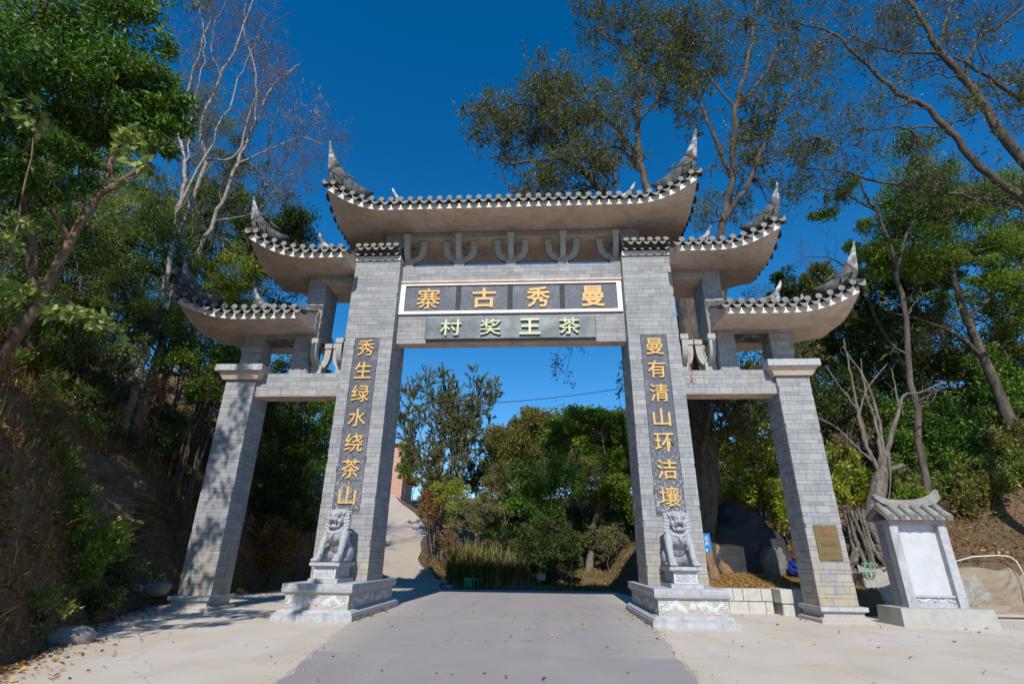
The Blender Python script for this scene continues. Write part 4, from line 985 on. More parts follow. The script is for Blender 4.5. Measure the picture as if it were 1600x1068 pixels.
# small grey box on a post in the shade
sb = empty('meter_box', (3.0, 18, -.6), 'small pale grey box on a post in deep shade beyond the road', 'box')
p = at(846, 901, 18.5); mb = MB(); mb.box(p[0]-.28, p[0]+.28, 18.4, 18.6, p[2]-.18, p[2]+.22); mb.build('cabinet', M['bracket'], sb)
mb = MB(); mb.box(p[0]-.04, p[0]+.04, 18.6, 18.68, p[2]-1.4, p[2]+.2); mb.build('post', M['slatebar'], sb)
# overhead cable seen through the gateway
mb = MB(); a, b = at(600, 634, 25), at(1010, 600, 25); pts = [a+(b-a)*t-np.array([0, 0, 4*.55*t*(1-t)]) for t in np.linspace(-.35, 1.35, 40)]; mb.tube(pts, [.035]*40, 5)
tag(mb.build('overhead_cable', M['slatebar']), 'thin black cable slung across the sky behind the main opening', 'cable')
# thin red cord hanging from the right bracket, pale cord on the left one
for (x, y, z0, z1, m_, lb) in ((6.62, .30, 7.3, 8.55, M['red'], 'frayed red cord dangling over the right side beam'), (7.42, -.02, 9.35, 10.0, M['bracket'], 'thin pale cord hanging by the right wing roof end'), (-7.5, -.0, 9.5, 10.25, M['bracket'], 'thin pale cord hanging by the left wing roof end')):
    mb = MB(); k = 9; mb.tube([(x+.03*math.sin(q*1.7), y-.02*q/k, z1+(z0-z1)*q/(k-1)) for q in range(k)], [.014]*k, 5)
    if m_ == M['red']: mb.tube([(x+.02, y-.03, z0+.25), (x-.06, y-.05, z0+.14), (x-.10, y-.05, z0+.1)], [.012]*3, 5)
    tag(mb.build('red_string' if m_ == M['red'] else 'pale_string', m_), lb, 'string')
# bent white pipe above the retaining wall, green wire plant holder
mb = MB(); wp = plain('white_pipe', (.75, .75, .73)); mb.tube([at(1480, 880, 4.4), at(1520, 869, 4.2), at(1560, 867, 4.0), at(1578, 869, 3.9), at(1588, 876, 3.85), at(1596, 890, 3.8), at(1604, 905, 3.75), at(1608, 930, 3.7)], [.022]*8, 8)
tag(mb.build('bent_pipe', wp), 'thin white pipe bending down over the cracked retaining wall', 'pipe')
pb = empty('plant_basket', tuple(at(1362, 880, 3.3)), 'small green wire basket of weeds on the concrete block', 'basket')
mb = MB(); c = at(1358, 886, 3.2)
for q in range(7): a = q*.9; mb.tube([(c[0]+.22*math.cos(a), c[1]+.12*math.sin(a), c[2]+.12), (c[0]+.2*math.cos(a+.4), c[1]+.12*math.sin(a+.4), c[2]-.14), (c[0]+.1*math.cos(a+1), c[1], c[2]-.3)], [.012]*3, 5)
mb.tube([(c[0]+.24*math.cos(a), c[1]+.14*math.sin(a), c[2]+.13) for a in np.linspace(0, 6.28, 13)], [.02]*13, 6); mb.build('wire_frame', plain('mint_wire', (.12, .5, .3)), pb)

# pink brick house up the path
hs_ = empty('brick_house', (-19, 56, 9), 'pinkish brick house at the top of the path seen left of the gateway opening', 'house')
pk = plain('pink_brick_wall', (.55, .33, .25), (.42, .25, .19), 3, bs=.5, bsc=8); pl_ = at(590, 775, 56); pr_ = at(634, 692, 56)
mb = MB(); mb.box(pl_[0]-5, pr_[0], 56, 62, 8, pr_[2]-.15); wl_ = mb.build('wall', pk, hs_)
mb = MB(); mb.box(pl_[0]-5.5, pr_[0]+.45, 55.4, 62.5, pr_[2]-.145, pr_[2]+.12); mb.build('roof', M['bracket'], hs_)
for k in range(0):
    xw = pr_[0]-1.6-k*1.7; mb = MB(); mb.box(xw-.5, xw+.5, 55.93, 55.99, pr_[2]-2.6, pr_[2]-1.2); wf = mb.build('window', M['slatebar'], hs_)
    mb = MB(); mb.box(xw-.6, xw+.6, 55.9, 55.99, pr_[2]-2.75, pr_[2]-2.605); mb.build('sill', M['bracket'], wf)

# ------------------------------------------------------------------ vegetation
def catmull(pts, k=6):
    P = np.array(pts, float); P = np.vstack([2*P[0]-P[1], P, 2*P[-1]-P[-2]]); out = []
    for i in range(1, len(P)-2):
        for t in np.linspace(0, 1, k, endpoint=False):
            a, b, c, d = P[i-1:i+3]; out.append(.5*((2*b)+(-a+c)*t+(2*a-5*b+4*c-d)*t*t+(-a+3*b-3*c+d)*t**3))
    out.append(P[-2]); return np.array(out)
def leaf_quads(C, D, size, asp=.42, seed=0, fold=.25):
    """rhombic folded leaves: C (N,3) base points, D (N,3) directions"""
    n = len(C); D = unit(D); r = rng.normal(size=(n, 3)); S = unit(np.cross(D, r)); Nn = np.cross(D, S)
    s = np.asarray(size).reshape(-1, 1) if np.ndim(size) else np.full((n, 1), size); s = s*rng.uniform(.65, 1.25, (n, 1))
    p0 = C; p2 = C+D*s-Nn*s*.08; mid = C+D*s*.45
    V = np.stack([p0, mid+S*s*asp*.5+Nn*s*fold*.3, p2, mid-S*s*asp*.5+Nn*s*fold*.3], 1).reshape(-1, 3)
    return V, np.arange(4*n).reshape(n, 4)
def grow(P, Rr, m, l, r, t0=.25, up=.15, out=.6, bend=.25, k=5, jit=.06, dirbias=None):
    "children of polylines P (N,K,3): m each, length l (lo,hi), radius factor r"
    N_, K, _ = P.shape; idx = np.repeat(np.arange(N_), m); t = rng.uniform(t0, 1, len(idx))*(K-1); i = np.minimum(t.astype(int), K-2); f = (t-i)[:, None]
    S = P[idx, i]*(1-f)+P[idx, i+1]*f; T = unit(P[idx, i+1]-P[idx, i]); r0 = (Rr[idx, i]*(1-f[:, 0])+Rr[idx, i+1]*f[:, 0])*r
    q = rng.normal(size=S.shape); perp = unit(q-T*(q*T).sum(1, keepdims=True)); D = unit(T*(1-out)+perp*out+np.array([0, 0, up])+(0 if dirbias is None else np.array(dirbias)))
    L_ = rng.uniform(l[0], l[1], len(idx))[:, None]*(1.15-.5*(t/(K-1)))[:, None]
    B = unit(rng.normal(size=S.shape)+np.array([0, 0, up*3])); s = np.linspace(0, 1, k)[None, :, None]
    C = S[:, None]+D[:, None]*L_[:, None]*s+B[:, None]*L_[:, None]*bend*s*s+rng.normal(size=(len(idx), k, 3))*(L_[:, None]*jit)*(s > 0)
    return C, r0[:, None]*np.linspace(1, .35, k)[None]
def jlimb(pts, r0, r1, jit=.04, k=6):
    P = catmull(pts, k); n = len(P); d = np.linalg.norm(P[-1]-P[0])/n
    P[1:-1] += rng.normal(size=(n-2, 3))*d*jit*2
    return P, np.linspace(r0, r1, n)
def resample(P, Rr, K=12):
    d = np.r_[0, np.cumsum(np.linalg.norm(np.diff(P, axis=0), axis=1))]; s = np.linspace(0, d[-1], K)
    return np.stack([np.interp(s, d, P[:, j]) for j in range(3)], 1), np.interp(s, d, Rr)
def cat_meshes(name, lst, m_, smooth=True):
    V = []; Fq = []; n = 0
    for v, f in lst: V.append(v); Fq.append(f+n); n += len(v)
    return np_mesh(name, np.vstack(V), np.vstack(Fq), m_, smooth)
LEAFN = 0; DENS = 2.3
def tree(name, label, cat, base, limbs, barkm, leafm_, levels, leaves, clumps=None, group=None, trunk_name='trunk', lsz=.12, asp=.42, droop=.0, root_r=None, sides=9, extra=None, dens=1.):
    """limbs: list of (points, r0, r1) drawn through the real tree's limbs; levels: (m, (lmin,lmax), rfac, out, up) per level;
    leaves: leaves per last-level twig; clumps: (centre, radius, n) leaf masses with their own twigs"""
    global LEAFN
    root = empty(name, tuple(base), label, cat, group)
    tr = [jlimb(p, a, b) for p, a, b in limbs]
    lst = []
    for P, Rr in tr:
        n = sides if Rr[0] > .06 else 6
        if Rr[0] > .25:
            P, Rr = resample(P, Rr, max(16, int(len(P)*2)))
            V, f = tube_vf(P[None], Rr[None], 16); V = V.reshape(len(P), 16, 3); d = V-P[:, None]; V = P[:, None]+d*(1+.30*fbm(V*np.array([1.6, 1.6, .5]), 3)[..., None]); V = V.reshape(-1, 3)
        else: V, f = tube_vf(P[None], Rr[None], n)
        lst.append((V, f))
    link(trunk_name, cat_meshes(trunk_name, lst, barkm), root)
    K = 12; cur = [resample(P, Rr, K) for P, Rr in tr[(1 if len(tr) > 1 and levels and False else 0):]]
    LP = None; bl = []
    if levels:
        C = np.array([c[0] for c in cur]); Rr = np.array([c[1] for c in cur])
        for q, (m_, l_, rf_, out_, up_) in enumerate(levels):
            C, Rr = grow(C, Rr, m_, l_, rf_, .2 if q else .3, up_, out_, k=6 if q == 0 else 4)
            Rr = np.maximum(Rr, .006); bl.append(tube_vf(C, Rr, 5 if q == 0 else 3))
        LP = C
        if leaves:
            n = len(C)*leaves; idx = rng.integers(0, len(C), n); t = rng.uniform(.25, 1, n)*(C.shape[1]-1.001); i = t.astype(int); f = (t-i)[:, None]
            S = C[idx, i]*(1-f)+C[idx, i+1]*f; D = unit(C[idx, i+1]-C[idx, i])+rng.normal(size=S.shape)*.9+np.array([0, 0, -droop])
            LV = [leaf_quads(S, D, lsz, asp)]
        else: LV = []
    else: LV = []
    if clumps:
        for cl in clumps:
            c, r, n = np.array(cl[0], float), np.array(cl[1] if hasattr(cl[1], '__len__') else (cl[1],)*3, float), cl[2]
            small = n < 130; n = n if small else int(n*DENS*dens)
            # sub-blobs on the clump shell give an uneven leafy outline
            ks = max(5, int(n/(90*DENS))); sc_ = unit(rng.normal(size=(ks, 3)))*rng.uniform(.25, 1.12, (ks, 1)); sr = rng.uniform(.22, .55, ks)
            w_ = rng.integers(0, ks, n); pp = sc_[w_]+unit(rng.normal(size=(n, 3)))*sr[w_][:, None]*(.25+.95*rng.random((n, 1))**.7+.25*np.maximum(0, rng.normal(size=(n, 1))-.8))
            S = c+pp*r; D = unit(pp)*.7+rng.normal(size=(n, 3))*.65+np.array([0, 0, .15-droop]); LV.append(leaf_quads(S, D, lsz, asp))
            # twigs from the nearest limb point into the sub-blobs
            allp = np.vstack([a[0] for a in tr]); h = allp[np.argmin(((allp-c)**2).sum(1))]
            if small: continue
            T_c = c+sc_*r*.8; k = 5; s = np.linspace(0, 1, k)[None, :, None]; Q = h+(T_c[:, None]-h)*s+rng.normal(size=(ks, k, 3))*.12*r.mean()*(s > 0)*(s < 1)
            Q[:, :, 2] += -.12*np.linalg.norm(T_c-h, axis=1)[:, None]*np.sin(np.pi*s[..., 0])
            bl.append(tube_vf(Q, np.linspace(.045, .012, k)[None]*np.ones((ks, 1)), 4))
    if bl: link('branches', cat_meshes('branches', bl, barkm if barkm != M['bark_pale'] else M['twig_purple']), root)['kind'] = 'stuff'
    if extra is not None: LV += extra
    if LV:
        V = np.vstack([v for v, f in LV]); n = len(V)//4; LEAFN += n
        me = np_mesh('crown', V, np.arange(4*n).reshape(n, 4), leafm_, False, np.clip(rng.normal(.45, .24, n), 0, 1)); link('crown', me, root)
    return root
def px(u, v, y): return tuple(at(u, v, y))
def gr(u, v, y):
    p = at(u, v, y); return (p[0], y, Hs(p[0], y))
def blob(u, v, y, rpx, n, sq=1.0, dy=1.0):
    z = (at(u, v, y)-CAM)@_F; r = rpx*z/FPX; return (px(u, v, y), (r, r*dy, r*sq), n)
def foot(x, y): return (x, y, Hs(x, y)-.2)

# --- left: leafy foreground tree whose crown fills the top-left corner
tree('broadleaf_tree', 'big broadleaf tree leaning in from the left bank, glossy crown filling the top left corner', 'tree', foot(-13.5, -5.5),
     [([foot(-13.5, -5.5), px(60, 470, -5.6), px(110, 375, -5.6), px(158, 305, -5.6), px(215, 265, -5.5), px(250, 215, -5.4)], .17, .06), ([px(60, 470, -5.6), px(40, 250, -6), px(60, 60, -6), px(80, -120, -6)], .14, .05),
      ([px(158, 305, -5.6), px(180, 220, -5.8), px(170, 120, -6), px(200, 20, -6)], .08, .03), ([px(110, 375, -5.6), px(60, 300, -6.5), px(-20, 230, -7)], .07, .03)],
     M['bark_brown'], L['deep'], [(5, (.8, 1.8), .5, .7, .0), (5, (.3, .7), .5, .8, -.1)], 5,
     [blob(40, 50, -6, 85, 2600), blob(130, 20, -6, 70, 2200), blob(215, 30, -6, 62, 1900), blob(110, 130, -6.5, 85, 2600), blob(190, 130, -6, 75, 2400), blob(260, 140, -5.6, 50, 1300, .8), blob(20, 170, -7, 75, 2000),
      blob(160, 190, -6, 60, 1300), blob(240, 205, -5.6, 45, 800, .6), blob(285, 178, -5.4, 34, 500, .6), blob(30, 260, -7, 55, 1000), blob(-60, 60, -6, 80, 1200), blob(100, -90, -6, 110, 1800), blob(230, -80, -6, 90, 1500), blob(120, 250, -6.2, 50, 700, .6)], lsz=.25, asp=.34, droop=.35, dens=.55)
# limbs of the same thicket that hang behind the camera's left and throw the dappled shade
tree('shade_tree', 'tall tree on the left bank top behind the viewpoint, outside the frame', 'tree', foot(-15.5, -15),
     [([foot(-15.5, -15), (-15, -14.8, 9), (-14.4, -14.4, 14), (-13.8, -14.2, 20)], .3, .1), ([(-15, -14.8, 9), (-12, -14.4, 11.5), (-9, -14, 12.2), (-6.4, -13.8, 11.3)], .14, .03), ([(-14.4, -14.4, 14), (-12, -14.2, 16), (-9.9, -14, 18)], .12, .03)],
     M['bark_brown'], L['deep'], [(6, (1., 2.), .4, .7, .1), (4, (.4, .9), .5, .8, 0)], 6,
     [((-14.5, -14.3, 16), (2.6, 1.8, 2.6), 1500), ((-18.5, -13.5, 15), (3.2, 2.4, 3.4), 2200), ((-17.5, -14, 20), (3.2, 2.4, 2.4), 1700), ((-19.5, -12.5, 11), (3, 2.6, 3), 1900), ((-13.6, -14.3, 20), (2, 2, 1.6), 700), ((-11.4, -14.1, 17.2), (1.0, 1.2, .8), 240), ((-10.1, -14, 14.6), (.55, .8, .8), 125),
      ((-11.4, -14, 11.6), (1.2, 1.6, 1.2), 420), ((-10.2, -14, 9.4), (1.1, 1.6, .6), 300), ((-9.0, -14.2, 10.4), (1.1, 1.6, .3), 240), ((-8.4, -14, 8.8), (.9, 1.6, .2), 170), ((-6.0, -13.8, 10.45), (.32, .5, .55), 125), ((-7.4, -14, 11.2), (.9, 1.2, .2), 125), ((-9.6, -15, 8.4), (.9, 1.4, .2), 140), ((-10.3, -14, 16.5), (.5, .8, 1.2), 120), ((-10.6, -13.5, 12.6), (.5, .8, .8), 100), ((-10.4, -14, 19.2), (.5, .8, .7), 125), ((-15.2, -12.5, 12.2), (2.4, 2, 2), 1500)], lsz=.28, asp=.45, droop=.2, dens=.7)
tree('broadleaf_vine', 'climber with broad pale leaves catching the sun at the left edge', 'vine', foot(-12.8, -8.6),
     [([foot(-12.8, -8.6), px(-30, 500, -8.6), px(60, 450, -8.6), px(120, 480, -8.5), px(180, 520, -8.4)], .03, .01), ([px(-30, 500, -8.6), px(20, 380, -8.6), px(60, 200, -8.6), px(90, 190, -8.6)], .03, .01)],
     M['bark_brown'], L['pale'], None, 0, [blob(40, 465, -8.6, 38, 120, .5), blob(95, 490, -8.6, 26, 60, .5), blob(150, 500, -8.5, 22, 36, .6), blob(185, 520, -8.4, 10, 10), blob(20, 340, -8.6, 26, 60, .5), blob(15, 380, -8.6, 22, 30, .3), blob(60, 190, -8.6, 22, 60), blob(5, 160, -8.6, 22, 50), blob(200, 225, -8.2, 30, 90, .6), blob(215, 250, -8.2, 18, 40, .6)], lsz=.22, asp=.75, droop=.5)
# --- left: pale-trunked trees with bare crowns
PT_ = 3.5
for i, (pts, lb) in enumerate((
    ([(222, 570), (247, 480), (262, 430), (275, 340), (290, 270), (283, 200), (300, 120), (330, 30)], 'slim white trunked tree nearest the bank, first of the three behind the left wing roofs'),
    ([(262, 500), (275, 430), (290, 350), (305, 300), (322, 250), (312, 200), (345, 120), (375, 60), (400, -20)], 'middle white trunked tree with a bare purplish crown'),
    ([(222, 650), (250, 545), (300, 420), (335, 345), (372, 255), (400, 190), (430, 130), (470, 100)], 'leaning white trunked tree whose bare crown reaches towards the gateway roof'))):
    y = PT_+i*.9; P = [px(u, v, y) for u, v in pts]; b0 = (P[0][0], y, Hs(P[0][0], y)-.4); 
    lm = [([b0]+P, .19, .04)]
    for (a, c2, r_) in (((3, [(340, 200), (380, 110), (420, 20)], .07), (4, [(300, 180), (320, 80), (310, 0)], .06)), ((4, [(370, 240), (400, 150), (440, 110)], .07), (6, [(330, 60), (360, -20)], .04)), ((4, [(430, 230), (470, 215), (505, 225)], .06), (5, [(400, 120), (380, 40), (390, -30)], .06), (3, [(400, 330), (450, 275), (470, 280)], .04)))[i]:
        lm.append(([P[a]]+[px(u, v, y+random.uniform(-1, 1)) for u, v in c2], r_, .015))
    tree('white_trunk_tree', lb, 'tree', b0, lm, M['bark_pale'], L['sparse'] if i < 2 else L['pink'], [(16, (1.6, 3.4), .42, .55, .35), (6, (.7, 1.6), .5, .5, .15), (4, (.35, .8), .7, .5, .05)], (1, 0, 1)[i] if i != 2 else 0, group='white trunked trees on the left bank', lsz=.13)
tree('blossom_tree', 'bare grey twigged tree dotted with pale pink blossom, top left against the sky', 'tree', foot(-17, 7.5), [([foot(-17, 7.5), px(395, 400, 7.5), px(410, 300, 7.5), px(425, 200, 7.5), px(450, 130, 7.5)], .14, .03), ([px(410, 300, 7.5), px(450, 240, 7.5), px(480, 180, 7)], .06, .02), ([px(425, 200, 7.5), px(400, 140, 7.5), px(390, 60, 8)], .05, .02)],
     M['bark_grey'], L['pink'], [(12, (1.4, 3.0), .45, .6, .3), (6, (.6, 1.5), .5, .5, .1), (3, (.3, .8), .7, .5, 0)], 1, None, lsz=.10)
# --- left: green masses on the bank
GRP = 'leafy shrubs and small trees on the left bank'
def bushy(name, label, u, v, y, rpx, n, lm, lsz, sq=1., group=GRP, bark=None, cat='shrub', nb=5, spread=1.0, seed=None, asp=.45, dy=.8, stems=3):
    z = (at(u, v, y)-CAM)@_F; c = at(u, v, y); r = rpx*z/FPX; gz = Hs(c[0], y); b0 = (c[0], y, gz-.2)
    cl = [((c[0], y, c[2]), (r*.7, r*.7*dy, r*.7*sq), n//3)]
    for k in range(nb):
        a = k*2*math.pi/nb+random.uniform(-.4, .4); cl.append(((c[0]+r*.62*math.cos(a)*spread, y+r*.4*random.uniform(-1, .6)*dy, c[2]+r*.62*sq*math.sin(a)), (r*.45, r*.45*dy, r*.42*sq), n*2//3//nb))
    limbs = []
    for k in range(stems):
        q = cl[1+k % nb][0]; limbs.append(([b0, (b0[0]*.6+c[0]*.4+random.uniform(-.1, .1)*r, y, (gz+c[2])/2), q], max(.03, r*.03), .015))
    return tree(name, label, cat, b0, limbs, bark or M['bark_dark'], lm, None, 0, cl, group, 'stem', lsz=lsz, asp=asp)
for a in (
    ('leafy_tree', 'dense green crown directly left of the upper left wing roof', 425, 380, 8.0, 75, 5200, L['dark'], .20, 1.1),
    ('leafy_shrub', 'yellow green leafy shrub just above the lowest left wing roof', 375, 435, 5.0, 62, 3600, L['yellow'], .15, .8),
    ('leafy_shrub', 'bright green shrub tucked under the lowest left wing roof', 320, 575, 4.5, 62, 3300, L['bright'], .15, .9),
    ('leafy_shrub', 'mid green thicket between the white trunks', 310, 350, 6.8, 85, 4200, L['mid'], .17, 1.),
    ('leafy_shrub', 'tall mid green thicket below the foreground crown', 190, 370, 3.2, 95, 5200, L['mid'], .15, 1.),
    ('leafy_shrub', 'darker green thicket at the left edge below the foreground crown', 70, 380, 1.5, 95, 4600, L['mid'], .15, 1.),
    ('leafy_shrub', 'small leaved thicket half way up the far left bank', 90, 500, 0.2, 80, 3600, L['olive'], .12, .7),
    ('leafy_shrub', 'thicket behind the base of the white trunks', 190, 500, 4.2, 75, 3200, L['mid'], .14, .7),
    ('leafy_shrub', 'thin crowned green tree right of the white trunks', 350, 270, 8.2, 70, 2600, L['olive'], .16, 1.),
    ('leafy_shrub', 'dark ivy covered mass at upper far left', 30, 300, 0.0, 80, 3000, L['dark'], .16, 1.),
    ('leafy_tree', 'tall olive crown behind the foreground branches', 150, 230, 6, 110, 4200, L['mid'], .18, 1.),
    ('leafy_tree', 'hazy green crown at top left behind the foreground tree', 300, 200, 11, 80, 2600, L['mid'], .17, 1.),
    ('leafy_shrub', 'low green bramble on the dark bank beside the left verge', 125, 855, -3.6, 68, 1700, L['bright'], .15, 1.2),
    ('leafy_shrub', 'small dark bramble in the lower left corner', 40, 900, -5.2, 55, 900, L['olive'], .13, .9),
    ('leafy_shrub', 'sprig of green leaves high on the brown bank', 130, 660, -1.2, 42, 500, L['mid'], .14, .7),
    ('leafy_shrub', 'green sapling on the bank near the outer pillar top', 255, 690, 4.5, 45, 620, L['dark'], .15, .7),
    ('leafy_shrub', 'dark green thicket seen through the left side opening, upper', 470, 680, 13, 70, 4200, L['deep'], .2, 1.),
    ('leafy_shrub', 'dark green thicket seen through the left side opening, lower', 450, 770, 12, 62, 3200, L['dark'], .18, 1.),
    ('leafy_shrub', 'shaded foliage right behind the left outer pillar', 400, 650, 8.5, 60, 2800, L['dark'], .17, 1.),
    ('leafy_shrub', 'leafy mass behind the left side beam', 490, 610, 16, 55, 2400, L['mid'], .2, .8),
    ('leafy_shrub', 'tangled undergrowth at the foot of the left inner bank', 430, 855, 10.5, 55, 1700, L['dry'], .14, .7)):
    bushy(*a[:9], a[9] if len(a) > 9 else 1., cat='tree' if a[0] == 'leafy_tree' else 'shrub')

ORD = 'first second third fourth fifth sixth seventh eighth ninth tenth eleventh twelfth thirteenth fourteenth fifteenth sixteenth seventeenth eighteenth nineteenth twentieth'.split()+['twenty-first', 'twenty-second', 'twenty-third']
LOOK = {'deep': 'deep green', 'mid': 'mid green', 'olive': 'olive', 'dark': 'dark', 'grey': 'grey green', 'yellow': 'yellow green', 'bright': 'fresh green', 'dry': 'dry brown', 'pale': 'pale green'}
def lk_name(m): return next(LOOK[k] for k, v in L.items() if v == m)
def fill0(name, where, group, cat, spots, mats, n=1700, rpx=(45, 70), lsz=.17):
    for q, (u, v, y) in enumerate(sorted(spots)):
        m_ = random.choice(mats)
        bushy(name, f"{lk_name(m_)} {where}, {ORD[q]} from the left", u+random.uniform(-6, 6), v+random.uniform(-10, 10), y, random.uniform(*rpx), n, m_, lsz*random.uniform(.85, 1.15), random.uniform(.75, 1.1), group=group, cat=cat, spread=1.3, stems=1)
fill = fill0
fill0('sunlit_shrub', 'sunlit shrub low in the thicket above the dark bank', GRP, 'shrub', [(15, 470, -1.5), (75, 440, -.5), (130, 480, .5), (185, 450, 2), (235, 500, 3.2), (285, 540, 4.2), (40, 530, -2), (105, 545, -.6), (165, 540, 1.2), (330, 560, 5.5), (30, 380, -1), (110, 370, 1), (180, 380, 3), (250, 420, 4.5), (300, 470, 5.5), (60, 260, 0), (210, 320, 4)],
      [L['mid'], L['yellow'], L['bright'], L['mid'], L['pale']], 1300, (46, 66), .13)
fill0('thicket_tree', 'tree in the thicket on top of the left bank', GRP, 'tree', [(20, 420, 3), (110, 430, 4), (170, 430, 6), (240, 430, 7.5), (300, 450, 7), (350, 500, 8), (130, 330, 7), (220, 300, 9), (260, 360, 9), (330, 400, 9.5), (60, 340, 6), (400, 330, 11), (440, 440, 12), (350, 330, 12), (20, 200, 5), (270, 520, 6), (60, 540, 1.5), (400, 590, 10)],
      [L['mid'], L['mid'], L['olive'], L['deep'], L['grey']], 1700, (48, 72), .15)
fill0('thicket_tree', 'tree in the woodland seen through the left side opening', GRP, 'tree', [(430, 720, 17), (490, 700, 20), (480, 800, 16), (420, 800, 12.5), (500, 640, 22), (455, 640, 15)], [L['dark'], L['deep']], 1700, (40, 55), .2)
# --- centre, beyond the road
GC = 'trees and bushes beyond the road'
z0 = foot(-9, 27)
tree('feathery_tree', 'tall feathery grey green tree left of the opening, crossed by the cable', 'tree', foot(-6.8, 26), [([foot(-6.8, 26), px(690, 760, 26), px(695, 690, 26), px(700, 620, 26), px(690, 585, 26)], .14, .03)]+[([foot(-6.8+random.uniform(-.9, 1.2), 26), px(690+dx*.5, 740, 26), px(690+dx, 650, 26), px(690+dx*1.25, 600+abs(dx)*.3, 26)], .09, .02) for dx in (-65, -40, -18, 22, 42, 60)],
     M['bark_grey'], L['grey'], [(18, (1.4, 3.2), .4, .5, .5), (8, (.7, 1.6), .6, .6, .25)], 100, None, GC, lsz=.155, asp=.36)
tree('feathery_tree', 'smaller loose leaved tree between the feathery tree and the round crowns', 'tree', foot(-4.5, 30), [([foot(-4.5, 30), px(745, 760, 30), px(755, 690, 30), px(768, 650, 30)], .10, .02), ([px(745, 760, 30), px(725, 700, 30), px(735, 640, 30)], .06, .02)],
     M['bark_grey'], L['olive'], [(14, (1.2, 2.4), .4, .5, .4), (6, (.5, 1.1), .6, .5, .2)], 26, None, GC, lsz=.22, asp=.4)
tree('round_tree', 'dense olive brown round crown on the skyline, left of the pair', 'tree', foot(-1.5, 44), [([foot(-1.5, 44), px(810, 760, 44), px(815, 700, 44)], .35, .15), ([px(810, 760, 44), px(790, 710, 44)], .15, .06), ([px(812, 740, 44), px(850, 690, 44)], .15, .06)], M['bark_dark'], L['olive'], None, 0,
     [blob(795, 690, 44, 34, 4200, .8), blob(835, 668, 44, 32, 4200, .75), blob(815, 720, 43, 40, 3800), blob(860, 690, 45, 34, 3600), blob(780, 735, 44, 26, 2200), blob(850, 730, 44, 36, 2600)], GC, lsz=.34, asp=.5)
tree('umbrella_tree', 'bright green umbrella shaped tree with bare grey limbs beside the right main pillar', 'tree', foot(4.5, 23.5),
     [([foot(4.5, 23.5), px(922, 880, 23.5), px(926, 830, 23.5), px(935, 790, 23.5), px(930, 750, 23.5)], .34, .16), ([px(930, 790, 23.5), px(905, 750, 23.5), px(900, 710, 23.5), px(880, 685, 23.5)], .12, .04), ([px(930, 760, 23.5), px(945, 720, 23.5), px(940, 680, 23.5)], .12, .04),
      ([px(935, 800, 23.5), px(960, 770, 23.2), px(985, 755, 23)], .09, .03), ([px(932, 750, 23.5), px(965, 715, 23.5), px(985, 690, 23.5)], .09, .03), ([px(905, 750, 23.5), px(895, 780, 23.2), px(893, 830, 23)], .05, .02)],
     M['bark_grey'], L['bright'], [(4, (.8, 2.0), .5, .6, .1), (5, (.4, .9), .6, .6, 0)], 0,
     [blob(880, 668, 23.5, 26, 2600, .6), blob(912, 655, 23.5, 28, 3000, .55), blob(948, 656, 23.5, 28, 3000, .55), blob(978, 680, 23.5, 24, 2200, .7), blob(868, 700, 24, 20, 1500, .7), blob(975, 720, 23, 24, 2000, .7), blob(965, 765, 22.5, 22, 1700, .8), blob(985, 795, 22.5, 20, 1300), blob(935, 775, 22.8, 15, 800, .8), blob(940, 690, 24.5, 22, 1200, .6), blob(1010, 700, 24, 26, 1500)], GC, lsz=.2, asp=.5)
for a in (
    ('dense_bush', 'dark green bush mass in the middle of the opening', 850, 760, 21, 62, 6500, L['deep'], .19, .95),
    ('dense_bush', 'deep shaded bush directly above the small grey box', 850, 850, 19.5, 50, 4200, L['dark'], .17, .95),
    ('dense_bush', 'grey green brush right of the small grey box', 885, 875, 20.5, 28, 1300, L['grey'], .13, 1.),
    ('dense_bush', 'mixed olive bush between the reeds and the round crowns', 790, 770, 24, 42, 3600, L['olive'], .18, .9),
    ('dense_bush', 'rounded blue green bush beside the upper path', 678, 775, 27, 26, 2600, L['deep'], .17, 1.1),
    ('dense_bush', 'yellowing bush above the reeds', 712, 770, 23, 34, 1800, L['yellow'], .15, .9),
    ('dense_bush', 'dry brown bush on the slope above the path edge', 672, 790, 24, 30, 1500, L['dry'], .14, .9),
    ('dense_bush', 'brownish scrub on the slope behind the reeds', 745, 800, 21, 42, 2000, L['grey'], .15, .8),
    ('dense_bush', 'bush half hiding the pink house at the head of the path', 636, 722, 52, 22, 1700, L['mid'], .30, 1.4),
    ('dense_bush', 'reddish brown scrub beside the pink house', 646, 752, 52, 13, 900, L['dry'], .3, .8),
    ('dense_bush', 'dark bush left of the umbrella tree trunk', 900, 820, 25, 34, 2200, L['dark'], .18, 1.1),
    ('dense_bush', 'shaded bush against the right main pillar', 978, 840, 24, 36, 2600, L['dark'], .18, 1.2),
    ('dense_bush', 'distant green hedge behind the umbrella tree', 940, 800, 34, 60, 3600, L['mid'], .28, .9),
    ('dense_bush', 'distant hedge filling the gap below the round crowns', 830, 800, 34, 70, 3600, L['mid'], .28, .8),
    ('dense_bush', 'loose brown scrub on the path corner', 700, 850, 19, 26, 900, L['dry'], .12, 1.)):
    bushy(*a[:10], group=GC, cat='bush')
